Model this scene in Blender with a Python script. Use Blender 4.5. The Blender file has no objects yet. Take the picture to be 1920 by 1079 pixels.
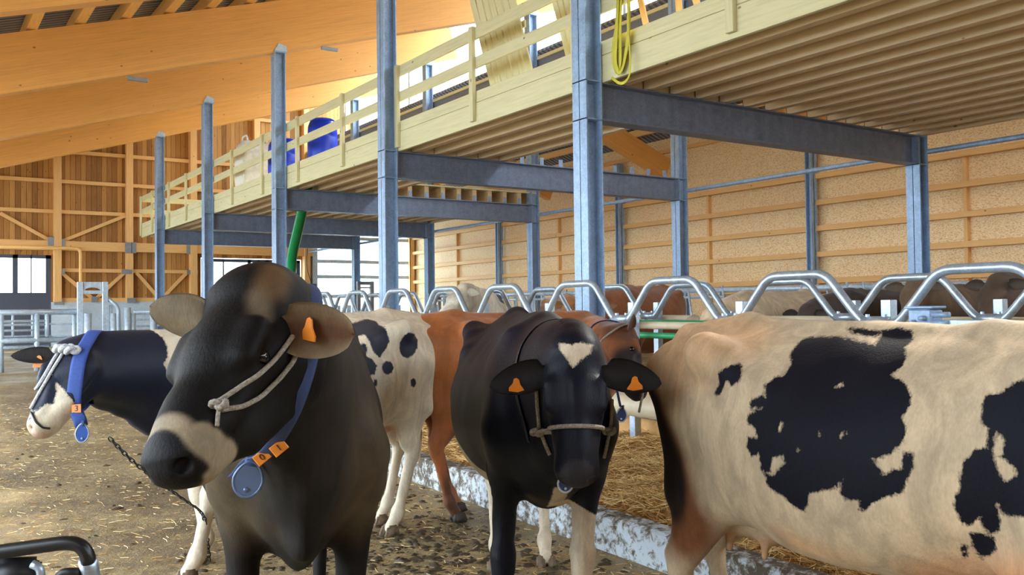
import bpy, bmesh, math, random
import numpy as np
from mathutils import Vector, Matrix, Euler
from mathutils.bvhtree import BVHTree
random.seed(7); rng = np.random.default_rng(7)
SC = bpy.context.scene
COL = SC.collection
PI = math.pi

# ------------------------------------------------------------------ camera (solved from the steel frame's perspective)
TH, PITCH, ROLL, FPX, CAMH = .5914, .0245, -.0125, 1695.45, 1.45
FW = np.array([math.sin(TH)*math.cos(PITCH), math.cos(TH)*math.cos(PITCH), math.sin(PITCH)])
RT = np.array([math.cos(TH), -math.sin(TH), 0.0]); UPV = np.cross(RT, FW)
CAM = np.array([0, 0, CAMH])
cr, sr = math.cos(ROLL), math.sin(ROLL)
def ray(u, v):
    a = u-960; b = v-539.5
    x = cr*a+sr*b; y = -sr*a+cr*b
    return (RT*x-UPV*y)/FPX+FW
def P(u, v, d): return Vector(CAM+ray(u, v)*d)
def onX(u, v, X): R = ray(u, v); return Vector(CAM+R*(X/R[0]))
def onY(u, v, Y): R = ray(u, v); return Vector(CAM+R*(Y/R[1]))
cam_d = bpy.data.cameras.new('camera'); cam = bpy.data.objects.new('camera', cam_d); COL.objects.link(cam)
cam_d.sensor_width = 36; cam_d.lens = FPX/1920*36; cam_d.clip_start = .02; cam_d.clip_end = 500
xr = RT*cr - UPV*sr*1.0
# image right axis: pixel (u+1) direction ; image down axis
ex = (RT*cr+UPV*sr)/1.0; ey = (RT*sr-UPV*cr)
M = Matrix((( ex[0], -ey[0], -FW[0], 0), (ex[1], -ey[1], -FW[1], 0), (ex[2], -ey[2], -FW[2], CAMH), (0, 0, 0, 1)))
cam.matrix_world = M
SC.camera = cam
SLOPE = .018
def gz(y): return SLOPE*max(min(y, 60), -12)

# ------------------------------------------------------------------ tags
def tag(o, label=None, cat=None, group=None, kind=None):
    if label: o['label'] = label
    if cat: o['category'] = cat
    if group: o['group'] = group
    if kind: o['kind'] = kind
    return o
def empty(name, loc, label=None, cat=None, group=None, kind=None):
    o = bpy.data.objects.new(name, None); o.empty_display_size = .1; COL.objects.link(o); o.location = loc
    return tag(o, label, cat, group, kind)
def link(name, me, mat=None, parent=None, loc=(0, 0, 0)):
    o = bpy.data.objects.new(name, me); COL.objects.link(o); o.location = loc
    if mat is not None and not me.materials: me.materials.append(mat)
    if parent is not None:
        o.parent = parent
        o.location = Vector(loc)-parent.location
    return o
def smooth(me, on=True):
    me.polygons.foreach_set('use_smooth', [on]*len(me.polygons)); me.update()
def mesh(name, verts, faces, mat=None, sm=False):
    me = bpy.data.meshes.new(name); me.from_pydata([tuple(v) for v in verts], [], faces); me.update()
    if mat is not None: me.materials.append(mat)
    if sm: smooth(me)
    return me

# ------------------------------------------------------------------ materials
def lin(c):
    c = [x/255 for x in c]
    return tuple((x/12.92 if x <= .04045 else ((x+.055)/1.055)**2.4) for x in c)+(1.0,)
class NT:
    def __init__(s, name):
        s.m = bpy.data.materials.new(name); s.m.use_nodes = True; s.t = s.m.node_tree; s.t.nodes.clear()
        s.out = s.n('ShaderNodeOutputMaterial'); s.b = s.n('ShaderNodeBsdfPrincipled'); s.l(s.b.outputs[0], s.out.inputs[0])
    def n(s, k, **kw):
        x = s.t.nodes.new(k)
        for a, b in kw.items(): setattr(x, a, b)
        return x
    def l(s, a, b): s.t.links.new(a, b)
    def set(s, i, v):
        if hasattr(v, 'links'): s.l(v, s.b.inputs[i])
        else: s.b.inputs[i].default_value = v
    def coords(s, scale=(1, 1, 1), rnd=True, kind='Object'):
        tc = s.n('ShaderNodeTexCoord'); mp = s.n('ShaderNodeMapping'); mp.inputs['Scale'].default_value = scale
        if rnd:
            oi = s.n('ShaderNodeObjectInfo'); mu = s.n('ShaderNodeVectorMath', operation='ADD')
            m2 = s.math('MULTIPLY', oi.outputs['Random'], 37.0)
            s.l(tc.outputs[kind], mu.inputs[0]); s.l(m2, mu.inputs[1]); s.l(mu.outputs[0], mp.inputs[0])
        else: s.l(tc.outputs[kind], mp.inputs[0])
        return mp.outputs[0]
    def noise(s, vec, scale, detail=4, rough=.55, out=0, dist=0):
        x = s.n('ShaderNodeTexNoise'); x.inputs['Scale'].default_value = scale; x.inputs['Detail'].default_value = detail
        x.inputs['Roughness'].default_value = rough; x.inputs['Distortion'].default_value = dist; s.l(vec, x.inputs['Vector']); return x.outputs[out]
    def math(s, op, a, b=0.0, c=0.0, clamp=False):
        x = s.n('ShaderNodeMath', operation=op); x.use_clamp = clamp
        for i, v in enumerate((a, b, c)):
            if hasattr(v, 'links'): s.l(v, x.inputs[i])
            else: x.inputs[i].default_value = v
        return x.outputs[0]
    def ramp(s, fac, stops):
        x = s.n('ShaderNodeValToRGB'); s.l(fac, x.inputs[0]); e = x.color_ramp.elements
        while len(e) < len(stops): e.new(.5)
        for i, (p, c) in enumerate(stops): e[i].position = p; e[i].color = c if len(c) == 4 else tuple(c)+(1,)
        return x.outputs[0]
    def mix(s, fac, a, b, mode='MIX'):
        x = s.n('ShaderNodeMix', data_type='RGBA', blend_type=mode)
        for i, v in ((0, fac), (6, a), (7, b)):
            if hasattr(v, 'links'): s.l(v, x.inputs[i])
            else: x.inputs[i].default_value = v
        return x.outputs[2]
    def bump(s, h, st=.3, d=.01):
        x = s.n('ShaderNodeBump'); x.inputs['Strength'].default_value = st; x.inputs['Distance'].default_value = d
        s.l(h, x.inputs['Height']); s.l(x.outputs[0], s.b.inputs['Normal'])
    def sep(s, vec):
        x = s.n('ShaderNodeSeparateXYZ'); s.l(vec, x.inputs[0]); return x.outputs
def sc(c, k): return tuple(min(1, x*k) for x in c[:3])+(1,)

def wood(name, c, lam=0.0, knots=1.0, rough=.6):
    n = NT(name); v = n.coords((1, 14, 14)); g = n.noise(v, 2.2, 5, .6)
    col = n.ramp(g, [(.25, sc(c, .84)), (.5, c), (.75, sc(c, 1.1))])
    tc = n.coords((1, 1, 1))
    big = n.noise(n.coords((.6, 2, 2)), 1.3, 2); col = n.mix(n.math('MULTIPLY', big, .35), col, sc(c, .8))
    if lam:
        z = n.sep(tc)[2]; f = n.math('FRACT', n.math('DIVIDE', z, lam)); fl = n.math('FLOOR', n.math('DIVIDE', z, lam))
        wn = n.n('ShaderNodeTexWhiteNoise'); wn.noise_dimensions = '1D'; n.l(fl, wn.inputs['W'])
        col = n.mix(n.math('MULTIPLY', wn.outputs[0], .22), col, sc(c, .72))
        ln = n.math('LESS_THAN', f, .06); col = n.mix(n.math('MULTIPLY', ln, .35), col, sc(c, .5))
    if knots:
        vo = n.n('ShaderNodeTexVoronoi'); vo.inputs['Scale'].default_value = 2.6; vo.inputs['Randomness'].default_value = 1
        n.l(n.coords((.9, 1.6, 1.6)), vo.inputs['Vector'])
        k = n.math('LESS_THAN', vo.outputs['Distance'], .055)
        col = n.mix(n.math('MULTIPLY', k, .7*knots), col, lin((110, 65, 30)))
    n.set('Base Color', col); n.set('Roughness', rough); n.bump(g, .15, .004)
    return n.m
def steel(name, c, metal=.35, rough=.45, span=9):
    n = NT(name); v = n.coords(); vo = n.n('ShaderNodeTexVoronoi'); vo.inputs['Scale'].default_value = span*6; n.l(v, vo.inputs['Vector'])
    a = n.noise(v, span, 5, .65); m = n.math('ADD', n.math('MULTIPLY', a, .75), n.math('MULTIPLY', vo.outputs['Color'], .25))
    st = n.noise(n.coords((6, 6, .7)), 2, 3)
    col = n.ramp(n.math('ADD', n.math('MULTIPLY', m, .7), n.math('MULTIPLY', st, .3)), [(.3, sc(c, .7)), (.5, c), (.72, sc(c, 1.35))])
    n.set('Base Color', col); n.set('Metallic', metal); n.set('Roughness', n.math('ADD', n.math('MULTIPLY', a, .3), rough-.15)); return n.m
def plain(name, c, rough=.5, metal=0.0, var=.12, bump=0, vs=12):
    n = NT(name); v = n.coords(); a = n.noise(v, vs, 4)
    n.set('Base Color', n.ramp(a, [(.25, sc(c, 1-var)), (.75, sc(c, 1+var))])); n.set('Roughness', rough); n.set('Metallic', metal)
    if bump: n.bump(a, bump, .01)
    return n.m
M_ = {}
M_['glulam'] = wood('glulam_wood', lin((250, 182, 96)), lam=.045)
M_['purlin'] = wood('purlin_wood', lin((250, 196, 120)))
M_['pale'] = wood('pale_spruce', lin((216, 207, 160)))
M_['joist'] = wood('joist_spruce', lin((222, 194, 150)), rough=.5)
M_['frame'] = wood('frame_wood', lin((240, 188, 118)))
M_['steel'] = steel('galvanised_steel', lin((152, 178, 208)), metal=.15)
M_['steel_shade'] = steel('shaded_galvanised_steel', lin((122, 134, 156)), metal=.15)  # same galvanised steel as the columns, with the beams' shade put into the colour
M_['tube'] = steel('galvanised_tube', lin((176, 192, 208)), metal=.6, rough=.35, span=20)
M_['tubew'] = steel('galvanised_gate_tube', lin((190, 206, 220)), metal=.3, rough=.45, span=20)
M_['plate'] = plain('nail_plate_steel', lin((150, 155, 160)), .5, .5)
M_['blackp'] = plain('black_plastic', lin((30, 30, 34)), .45)
M_['rubber'] = plain('black_rubber', lin((22, 22, 24)), .35)
M_['cream'] = plain('cream_plastic_pipe', lin((205, 190, 160)), .5, var=.08)
M_['green'] = plain('green_plastic_pipe', lin((40, 150, 95)), .45)
M_['hose'] = plain('green_hose', lin((10, 130, 70)), .3)
M_['blue'] = plain('blue_barrel_plastic', lin((14, 52, 196)), .35)
M_['bluew'] = plain('blue_webbing', lin((52, 78, 150)), .7, var=.2, vs=90)
M_['blued'] = plain('dark_blue_webbing', lin((48, 66, 110)), .7, var=.2, vs=90)
M_['white'] = plain('white_woven_bag', lin((225, 222, 212)), .8, bump=.4)
M_['yellow'] = plain('yellow_webbing', lin((200, 190, 60)), .7)
M_['rope'] = plain('braided_rope', lin((150, 142, 128)), .9, var=.5, vs=160, bump=.5)
M_['ropew'] = plain('pale_braided_rope', lin((205, 205, 210)), .9, var=.4, vs=160, bump=.5)
M_['tag'] = plain('orange_tag_plastic', lin((214, 122, 30)), .4)
M_['tagtext'] = plain('tag_print', lin((60, 30, 15)), .6)
M_['pend'] = plain('blue_transponder', lin((70, 110, 200)), .35, var=.08)
M_['pendg'] = plain('grey_transponder', lin((96, 114, 146)), .3, metal=.2, var=.15)
M_['white_rim'] = plain('pale_rim', lin((190, 200, 215)), .4)
M_['eye'] = plain('cow_eye', lin((14, 10, 9)), .08, var=0)
M_['hoof'] = plain('hoof_horn', lin((120, 100, 78)), .65, var=.4, bump=.5, vs=30)
M_['hoofd'] = plain('dark_hoof_horn', lin((62, 52, 44)), .65, var=.4, bump=.5, vs=30)
M_['dark'] = plain('dark_panel', lin((72, 78, 92)), .5, var=.05)
M_['darksill'] = plain('dark_metal_sill', lin((112, 118, 132)), .5, var=.05)
M_['mullion'] = plain('grey_mullion', lin((110, 120, 135)), .5)
M_['orange'] = plain('orange_plastic', lin((230, 140, 40)), .4)
def osb():
    n = NT('osb_board'); v = n.coords((1, 1, 1), rnd=False); w = n.coords((1, 1, 2.2), rnd=False)
    vo = n.n('ShaderNodeTexVoronoi'); vo.inputs['Scale'].default_value = 40; n.l(w, vo.inputs['Vector'])
    a = n.noise(w, 22, 5, .7, dist=1.2); b = n.noise(v, .8, 3)
    f = n.math('ADD', n.math('MULTIPLY', n.sep(vo.outputs['Color'])[0], .35), n.math('MULTIPLY', a, .65))
    col = n.ramp(f, [(.28, lin((210, 164, 106))), (.45, lin((248, 212, 156))), (.7, lin((255, 238, 198)))])
    col = n.mix(n.math('MULTIPLY', b, .3), col, lin((226, 178, 120)))
    n.set('Base Color', col); n.set('Roughness', .7); n.bump(a, .2, .01); return n.m
M_['osb'] = osb()
def plankwall():
    n = NT('vertical_plank_cladding'); v = n.coords(rnd=False); x = n.math('DIVIDE', n.sep(v)[0], .145)
    fl = n.math('FLOOR', x); fr = n.math('FRACT', x)
    wn = n.n('ShaderNodeTexWhiteNoise'); wn.noise_dimensions = '1D'; n.l(fl, wn.inputs['W'])
    g = n.noise(n.coords((12, 1, .8), rnd=False), 3, 4)
    col = n.ramp(n.math('ADD', n.math('MULTIPLY', wn.outputs[0], .5), n.math('MULTIPLY', g, .5)), [(.2, lin((140, 92, 40))), (.5, lin((182, 128, 62))), (.85, lin((212, 160, 92)))])
    vo = n.n('ShaderNodeTexVoronoi'); vo.inputs['Scale'].default_value = 4; n.l(n.coords((1.5, 1, .8), rnd=False), vo.inputs['Vector'])
    col = n.mix(n.math('MULTIPLY', n.math('LESS_THAN', vo.outputs['Distance'], .09), .6), col, lin((84, 46, 20)))
    gap = n.math('LESS_THAN', fr, .07); col = n.mix(n.math('MULTIPLY', gap, .8), col, lin((50, 28, 14)))
    n.set('Base Color', col); n.set('Roughness', .7); n.bump(n.math('SUBTRACT', 1.0, gap), .6, .02); return n.m
M_['planks'] = plankwall()
def concrete(name, c, wet=False):
    n = NT(name); v = n.coords(rnd=False); a = n.noise(v, 3, 6, .6); b = n.noise(v, 25, 4, .6)
    n.set('Base Color', n.ramp(n.math('ADD', n.math('MULTIPLY', a, .7), n.math('MULTIPLY', b, .3)), [(.3, sc(c, .75)), (.7, sc(c, 1.15))]))
    n.set('Roughness', .8); n.bump(b, .2, .01); return n.m
M_['concrete'] = concrete('pale_concrete', lin((196, 210, 222)))
def curbm():
    n = NT('dirty_whitewashed_concrete'); v = n.coords(rnd=False); a = n.noise(v, 16, 8, .75, dist=.4); b = n.noise(v, 1.5, 3)
    f = n.math('ADD', a, n.math('MULTIPLY', n.math('SUBTRACT', b, .5), .4))
    n.set('Base Color', n.ramp(f, [(.43, lin((84, 74, 60))), (.50, lin((150, 148, 142))), (.56, lin((196, 206, 214)))])); n.set('Roughness', .75); n.bump(a, .3, .01); return n.m
M_['curb'] = curbm()
def mudfloor():
    n = NT('manure_stained_concrete'); v = n.coords(rnd=False); a = n.noise(v, 1.1, 8, .62, dist=.4); b = n.noise(v, 14, 7, .7); c = n.noise(n.coords((1, 1, 1), rnd=False), 60, 4, .7)
    f = n.math('ADD', n.math('MULTIPLY', a, .5), n.math('MULTIPLY', b, .5))
    col = n.ramp(f, [(.36, lin((84, 70, 50))), (.47, lin((132, 112, 80))), (.6, lin((180, 158, 112)))])
    col = n.mix(n.math('MULTIPLY', n.math('GREATER_THAN', c, .6), .6), col, lin((226, 200, 136)))
    n.set('Base Color', col); wet = n.noise(v, .7, 4, .6)
    n.set('Roughness', n.ramp(n.math('ADD', n.math('MULTIPLY', wet, .6), n.math('MULTIPLY', b, .4)), [(.42, (.32, .32, .32)), (.56, (.85, .85, .85))]))
    n.bump(n.math('ADD', n.math('MULTIPLY', b, .7), n.math('MULTIPLY', c, .5)), .75, .035); return n.m
M_['mud'] = mudfloor()
def strawm(name, k=1):
    n = NT(name); oi = n.n('ShaderNodeAttribute'); oi.attribute_name = 'tint'
    n.set('Base Color', n.ramp(oi.outputs['Fac'], [(0, sc(lin((150, 104, 48)), k)), (.5, sc(lin((214, 172, 100)), k)), (1, sc(lin((246, 222, 160)), k))])); n.set('Roughness', .55); return n.m
M_['straw'] = strawm('straw_stalks')
M_['strawbase'] = plain('packed_straw', lin((176, 132, 76)), .9, var=.4, bump=.8, vs=40)
M_['clod'] = plain('wet_manure', lin((78, 66, 48)), .55, var=.4, bump=.6, vs=25)
def corr():
    n = NT('corrugated_roof_sheet'); n.set('Base Color', lin((128, 128, 132))); n.set('Metallic', .2); n.set('Roughness', .55)
    v = n.coords(rnd=False); w = n.math('SINE', n.math('MULTIPLY', n.sep(v)[1], 42)); n.set('Base Color', n.ramp(n.math('ADD', n.math('MULTIPLY', w, .5), .5), [(0, lin((96, 96, 102))), (1, lin((150, 150, 154)))])); n.bump(w, .8, .04); return n.m
M_['corr'] = corr()
def glassm(name, c, emi=0, tr=.8):
    n = NT(name); t = n.n('ShaderNodeBsdfTransparent'); t.inputs[0].default_value = c
    d = n.n('ShaderNodeBsdfTranslucent'); d.inputs[0].default_value = c
    mx = n.n('ShaderNodeMixShader'); mx.inputs[0].default_value = 1-tr; n.l(t.outputs[0], mx.inputs[1]); n.l(d.outputs[0], mx.inputs[2]); n.l(mx.outputs[0], n.out.inputs[0]); return n.m
M_['poly'] = glassm('translucent_polycarbonate', (.86, .95, 1, 1), tr=.6)
M_['pane'] = glassm('frosted_pane', (.92, .97, .97, 1), tr=.7)

# ------------------------------------------------------------------ shape helpers
def bar(name, p0, p1, w, h, mat, parent=None, bev=.004):
    """beam whose local X runs p0->p1 (grain along it); w = horizontal width, h = height"""
    p0 = Vector(p0); p1 = Vector(p1); d = p1-p0; L = d.length; x = d/L
    up = Vector((0, 0, 1)) if abs(x.z) < .95 else Vector((0, 1, 0))
    y = up.cross(x).normalized(); z = x.cross(y)
    bm = bmesh.new(); bmesh.ops.create_cube(bm, size=1); bmesh.ops.scale(bm, vec=(L, w, h), verts=bm.verts)
    if bev: bmesh.ops.bevel(bm, geom=bm.edges[:], offset=min(bev, w*.2, h*.2), segments=1, affect='EDGES')
    me = bpy.data.meshes.new(name); bm.to_mesh(me); bm.free()
    if mat is not None: me.materials.append(mat)
    o = bpy.data.objects.new(name, me); COL.objects.link(o)
    c = (p0+p1)/2
    if parent is not None: o.parent = parent; c = c-parent.location
    o.matrix_local = Matrix.Translation(c) @ Matrix((x, y, z)).transposed().to_4x4()
    return o
def box(name, lo, hi, mat, parent=None, bev=.003):
    lo = Vector(lo); hi = Vector(hi); c = (lo+hi)/2; s = hi-lo
    bm = bmesh.new(); bmesh.ops.create_cube(bm, size=1); bmesh.ops.scale(bm, vec=s, verts=bm.verts)
    if bev: bmesh.ops.bevel(bm, geom=bm.edges[:], offset=min(bev, min(s)*.3), segments=1, affect='EDGES')
    me = bpy.data.meshes.new(name); bm.to_mesh(me); bm.free()
    return link(name, me, mat, parent, c)
def addbox(bm, lo, hi):
    lo = Vector(lo); hi = Vector(hi); r = bmesh.ops.create_cube(bm, size=1); vs = r['verts']
    bmesh.ops.scale(bm, vec=hi-lo, verts=vs); bmesh.ops.translate(bm, vec=(lo+hi)/2, verts=vs)
def bmobj(name, bm, mat, parent=None, loc=(0, 0, 0), sm=False):
    me = bpy.data.meshes.new(name); bm.to_mesh(me); bm.free()
    if sm: smooth(me)
    return link(name, me, mat, parent, loc)
def fillet(pts, r, n=5):
    pts = [Vector(p) for p in pts]; out = [pts[0]]
    for a, b, c in zip(pts, pts[1:], pts[2:]):
        u = (a-b); v = (c-b); ru = min(r, u.length*.45); rv = min(r, v.length*.45)
        A = b+u.normalized()*ru; B = b+v.normalized()*rv
        for i in range(n+1):
            t = i/n; out.append(A*(1-t)**2+b*2*t*(1-t)+B*t*t)
    out.append(pts[-1]); return out
def tube_geo(pts, r, seg=10, flat=None, closed=False, nrm=None):
    """verts, faces of a tube; flat=(rw,rt) gives an elliptical band; nrm optional list of outward normals"""
    pts = [Vector(p) for p in pts]; n = len(pts); V = []; F = []
    prev = None
    for i, p in enumerate(pts):
        if closed: t = pts[(i+1) % n]-pts[i-1]
        else: t = pts[min(i+1, n-1)]-pts[max(i-1, 0)]
        t.normalize()
        if nrm is not None: a = (nrm[i]-t*nrm[i].dot(t)).normalized()
        elif prev is None:
            a = Vector((0, 0, 1)) if abs(t.z) < .9 else Vector((1, 0, 0)); a = (a-t*a.dot(t)).normalized()
        else: a = (prev-t*prev.dot(t)).normalized()
        prev = a; b = t.cross(a)
        rr = r[i] if hasattr(r, '__len__') else r
        for k in range(seg):
            q = 2*PI*k/seg; ca, sa = math.cos(q), math.sin(q)
            if flat: V.append(p+a*(ca*flat[1])+b*(sa*flat[0]))
            else: V.append(p+a*(ca*rr)+b*(sa*rr))
    m = n if closed else n-1
    for i in range(m):
        j = (i+1) % n
        for k in range(seg):
            l = (k+1) % seg; F.append((i*seg+k, i*seg+l, j*seg+l, j*seg+k))
    if not closed: F.append(tuple(range(seg))[::-1]); F.append(tuple((n-1)*seg+k for k in range(seg)))
    return V, F
def tube(name, pts, r, mat, parent=None, seg=10, **kw):
    V, F = tube_geo(pts, r, seg, **kw)
    o = Vector(V[0]); V = [v-o for v in V]
    return link(name, mesh(name, V, F, mat, True), None, parent, o)
def tubes(name, paths, mat, parent=None, seg=10):
    """several tubes welded into one part"""
    V = []; F = []
    for pts, r in paths:
        v, f = tube_geo(pts, r, seg); k = len(V); V += v; F += [tuple(i+k for i in g) for g in f]
    o = Vector(V[0]); V = [v-o for v in V]
    return link(name, mesh(name, V, F, mat, True), None, parent, o)
ORD = ['first', 'second', 'third', 'fourth', 'fifth', 'sixth', 'seventh', 'eighth', 'ninth', 'tenth', 'eleventh', 'twelfth', 'thirteenth', 'fourteenth', 'fifteenth', 'sixteenth', 'seventeenth', 'eighteenth']
# ================================================================== BARN
XF, XB = 5.63, 11.27
YF = [2.5, 7.0, 11.48, 15.93, 20.6, 25.19]
ZB = 3.70            # top of cross beams
YE, XW = 29.7, 15.6
def roofz(x): return 6.18+.30*(x-5.63)     # underside of the main rafters

# ---- floor
def floor():
    nx, ny = 60, 90; xs = np.linspace(-14, 20, nx); ys = np.linspace(-12, 34, ny)
    V = [(x, y, gz(y)) for y in ys for x in xs]
    F = [(j*nx+i, j*nx+i+1, (j+1)*nx+i+1, (j+1)*nx+i) for j in range(ny-1) for i in range(nx-1)]
    o = link('floor', mesh('floor', V, F, M_['mud'], True)); tag(o, 'brown manure covered concrete barn floor with scattered straw', 'floor', kind='structure')
    out = link('floor', mesh('sky_block_ground', [(-120, -120, -.3), (120, -120, -.3), (120, 160, -.3), (-120, 160, -.3)], [(0, 1, 2, 3)], M_['concrete']))  # unseen plane added so that no sky light enters below the horizon
    tag(out, 'unseen pale yard ground added to block sky light from below', 'ground', kind='structure')
floor()
# ---- far gable wall
def gable():
    root = empty('wall_back', (8, YE, gz(YE)), 'far gable wall of brown vertical planks in a pale timber frame', 'wall', kind='structure')
    d1 = (-1.2, 3.57, 3.22); d2 = (7.9, 11.27, 3.25); d3 = (11.75, 15.35, 4.25)
    top = lambda x: min(9.2, 7.3+.3*(x-5.63)) if x <= 12 else 8.0-.4*(x-12)
    base = 1.84
    def panel(xa, xb, za=None, zb=None):
        z0 = base if za is None else za
        t0 = top(xa) if zb is None else zb; t1 = top(xb) if zb is None else zb
        V = [(xa, YE, z0), (xb, YE, z0), (xb, YE, t1), (xa, YE, t0), (xa, YE+.08, z0), (xb, YE+.08, z0), (xb, YE+.08, t1), (xa, YE+.08, t0)]
        F = [(0, 1, 2, 3), (5, 4, 7, 6), (0, 4, 5, 1), (3, 2, 6, 7), (1, 5, 6, 2), (4, 0, 3, 7)]
        o = root.location
        link('cladding', mesh('cladding', [Vector(v)-o for v in V], F, M_['planks']), None, root, o)
    for xa, xb, za in ((-14, d1[0], base), (d1[0], d1[1], d1[2]), (d1[1], d2[0], base), (d2[0], d2[1], d2[2]), (d2[1], d3[0], .4), (d3[0], 12, d3[2]), (12, d3[1], d3[2]), (d3[1], XW, .4)):
        panel(xa, xb, za)
    for xa, xb in ((-14, d1[0]), (d1[1], d2[0])): box('concrete_base', (xa, YE-.12, .3), (xb, YE+.1, base), M_['concrete'], root)
    W = M_['frame']
    def post(x, w=.24, z0=base, t=None, mat=W): bar('timber_post', (x, YE-.1, z0), (x, YE-.1, (t or top(x))), .2, w, mat, root)
    for x, w in ((3.73, .27), (5.72, .22), (7.62, .36), (11.4, .3), (-1.4, .3), (-6, .3)): post(x, w)
    bar('timber_post', (15.42, YE-.12, .45), (15.42, YE-.12, 6.3), .2, .16, W, root)
    bar('timber_post', (9.7, YE-.1, 3.7), (9.7, YE-.1, top(9.7)), .2, .2, W, root)
    def girt(x0, x1, z, h=.11, w=.1): bar('girt', (x0, YE-.06, z), (x1, YE-.06, z), w, h, W, root)
    # heights measured on the wall plane
    for y0, u, h in ((337, 50, .11), (395, 50, .11), (290, 183, .11)):
        z = onY(u, y0, YE).z; girt(-12, 11.3, z, h)
    girt(-12, 11.3, 6.95+1.1 if False else 7.9, .11)
    zb = onY(50, 460, YE).z; bar('girt', (-12, YE-.1, zb), (11.6, YE-.1, zb), .2, .28, W, root)
    z = onY(175, 508, YE).z; girt(3.85, 5.62, z); girt(5.82, 7.45, z)
    girt(3.85, 7.45, base+.06, .12)
    def brace(a, b): A = onY(*a, YE-.09); B = onY(*b, YE-.09); bar('brace', A, B, .08, .1, W, root)
    for a, b in (((0, 400), (95, 452)), ((118, 452), (235, 405)), ((115, 512), (176, 562)), ((178, 562), (233, 512)), ((256, 512), (300, 562)), ((302, 562), (350, 512)), ((400, 455), (480, 410))): brace(a, b)
    for u, v, w, h in ((97, 453, .2, .26), (116, 458, .18, .3), (241, 465, .2, .34), (251, 465, .14, .34), (356, 468, .2, .3), (116, 510, .16, .14), (238, 510, .3, .14), (361, 511, .34, .14), (177, 562, .16, .18), (110, 567, .24, .16), (247, 564, .26, .16)):
        c = onY(u, v, YE-.215); box('nail_plate', (c.x-w/2, c.y-.005, c.z-h/2), (c.x+w/2, c.y+.005, c.z+h/2), M_['plate'], root, 0)
    return root
gable()
def sectional_door(n, x0, x1, zt, mull, label):
    g = gz(YE); root = empty('door_%d' % n, ((x0+x1)/2, YE-.05, g), label, 'door', kind='structure')
    box('door_panel', (x0, YE-.06, g), (x1, YE-.01, 2.12), M_['dark'], root)
    bm = bmesh.new(); o = root.location
    for a, b in ((x0, x0+.09), (x1-.14, x1)): addbox(bm, Vector((a, YE-.08, 2.12))-o, Vector((b, YE-.02, zt))-o)
    addbox(bm, Vector((x0, YE-.08, zt-.1))-o, Vector((x1, YE-.02, zt))-o)
    for x, w in mull: addbox(bm, Vector((x-w/2, YE-.08, 2.12))-o, Vector((x+w/2, YE-.02, zt))-o)
    bmobj('door_frame', bm, M_['dark'], root, o)
    box('window_pane', (x0, YE-.03, 2.12), (x1, YE-.025, zt-.02), M_['pane'], root, 0)
    return root
sectional_door(1, -1.2, 3.57, 3.22, [(2.64, .13), (3.05, .03), (1.6, .05)], 'left dark sectional door with a row of bright panes')
sectional_door(2, 7.9, 11.2, 3.22, [(8.6, .04), (9.45, .1), (9.75, .07), (10.05, .12), (10.75, .14)], 'middle dark sectional door with bright panes behind the steel columns')
def big_door():
    g = gz(YE); root = empty('door_3', (13.5, YE, g), 'tall pale translucent ribbed door at the far right corner', 'door', kind='structure')
    box('door_panel', (11.75, YE-.02, g), (15.35, YE-.01, 4.25), M_['poly'], root, 0)
    for v in (449, 492, 520, 556): 
        z = onY(680, v, YE).z; box('door_rib', (11.75, YE-.07, z-.06), (15.35, YE-.02, z+.06), M_['tubew'], root)
    box('door_jamb', (11.6, YE-.2, g), (11.78, YE-.02, 4.3), M_['tubew'], root)
    box('door_jamb', (15.33, YE-.2, g), (15.36, YE-.02, 4.3), M_['tubew'], root)
big_door()
# ---- right OSB wall
def wall_right():
    root = empty('wall_right', (XW, 14, gz(14)), 'right hand wall of orange strand board with pale horizontal rails', 'wall', kind='structure')
    box('board', (XW, -6, .0), (XW+.1, YE+.1, 6.6), M_['osb'], root, 0)
    W = M_['frame']
    za, zb_ = 4.11, 3.09
    dz = (za-zb_)/2
    zs = [4.1, 3.56, 3.03, 2.5, 1.96]
    for z in zs: bar('wall_rail', (XW-.1, -6, z), (XW-.1, YE-.2, z), .14, .11, W, root)
    bar('wall_rail', (XW-.04, -6, 5.3), (XW-.04, YE-.2, 5.3), .08, .1, W, root)
    Ys = [XW*c for c in (.374, .762, 1.144, 1.512)]
    Ys = [.0]+Ys+[XW*1.88]
    for y in Ys:
        bm = bmesh.new()
        for a in (-.07, .05): addbox(bm, (-.1, a, -2), (.1, a+.02, 2.4))
        addbox(bm, (-.01, -.07, -2), (.01, .07, 2.4))
        if y < 28: bmobj('wall_post', bm, M_['steel'], root, (XW-.22, y, 2.8 if y > 1 else 2.8))
    for y in [XW*c for c in (.18, .560, .954, 1.327, 1.695)]:
        bar('stud', (XW-.05, y, .3), (XW-.05, y, 4.15), .1, .07, W, root)
    # lower timber panelling beside the posts
    for (a, b, z) in ((8, 10.2, 1.75), (10.2, 15, 1.8)): bar('wall_rail', (XW-.16, a, z), (XW-.16, b, z), .06, .12, W, root)
    for y in (11.9, 16.4, 17.5, 19.2): bar('stud', (XW-.17, y, .3), (XW-.17, y, 1.9), .06, .28, W, root)
wall_right()
# unseen walls added behind and left of the camera to block daylight
wl = box('shade_wall_front', (-3.8, -9, -.2), (XW, -8.8, 5.4), M_['planks'], None, 0); tag(wl, 'unseen plank wall added behind the viewer to darken the near side', 'wall', kind='structure')

wl = box('shade_wall_left', (-3.9, -9, -.2), (-3.7, .8, 4.2), M_['planks'], None, 0); tag(wl, 'unseen plank side wall added left of the viewer to shade the cows', 'wall', kind='structure')
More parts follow.
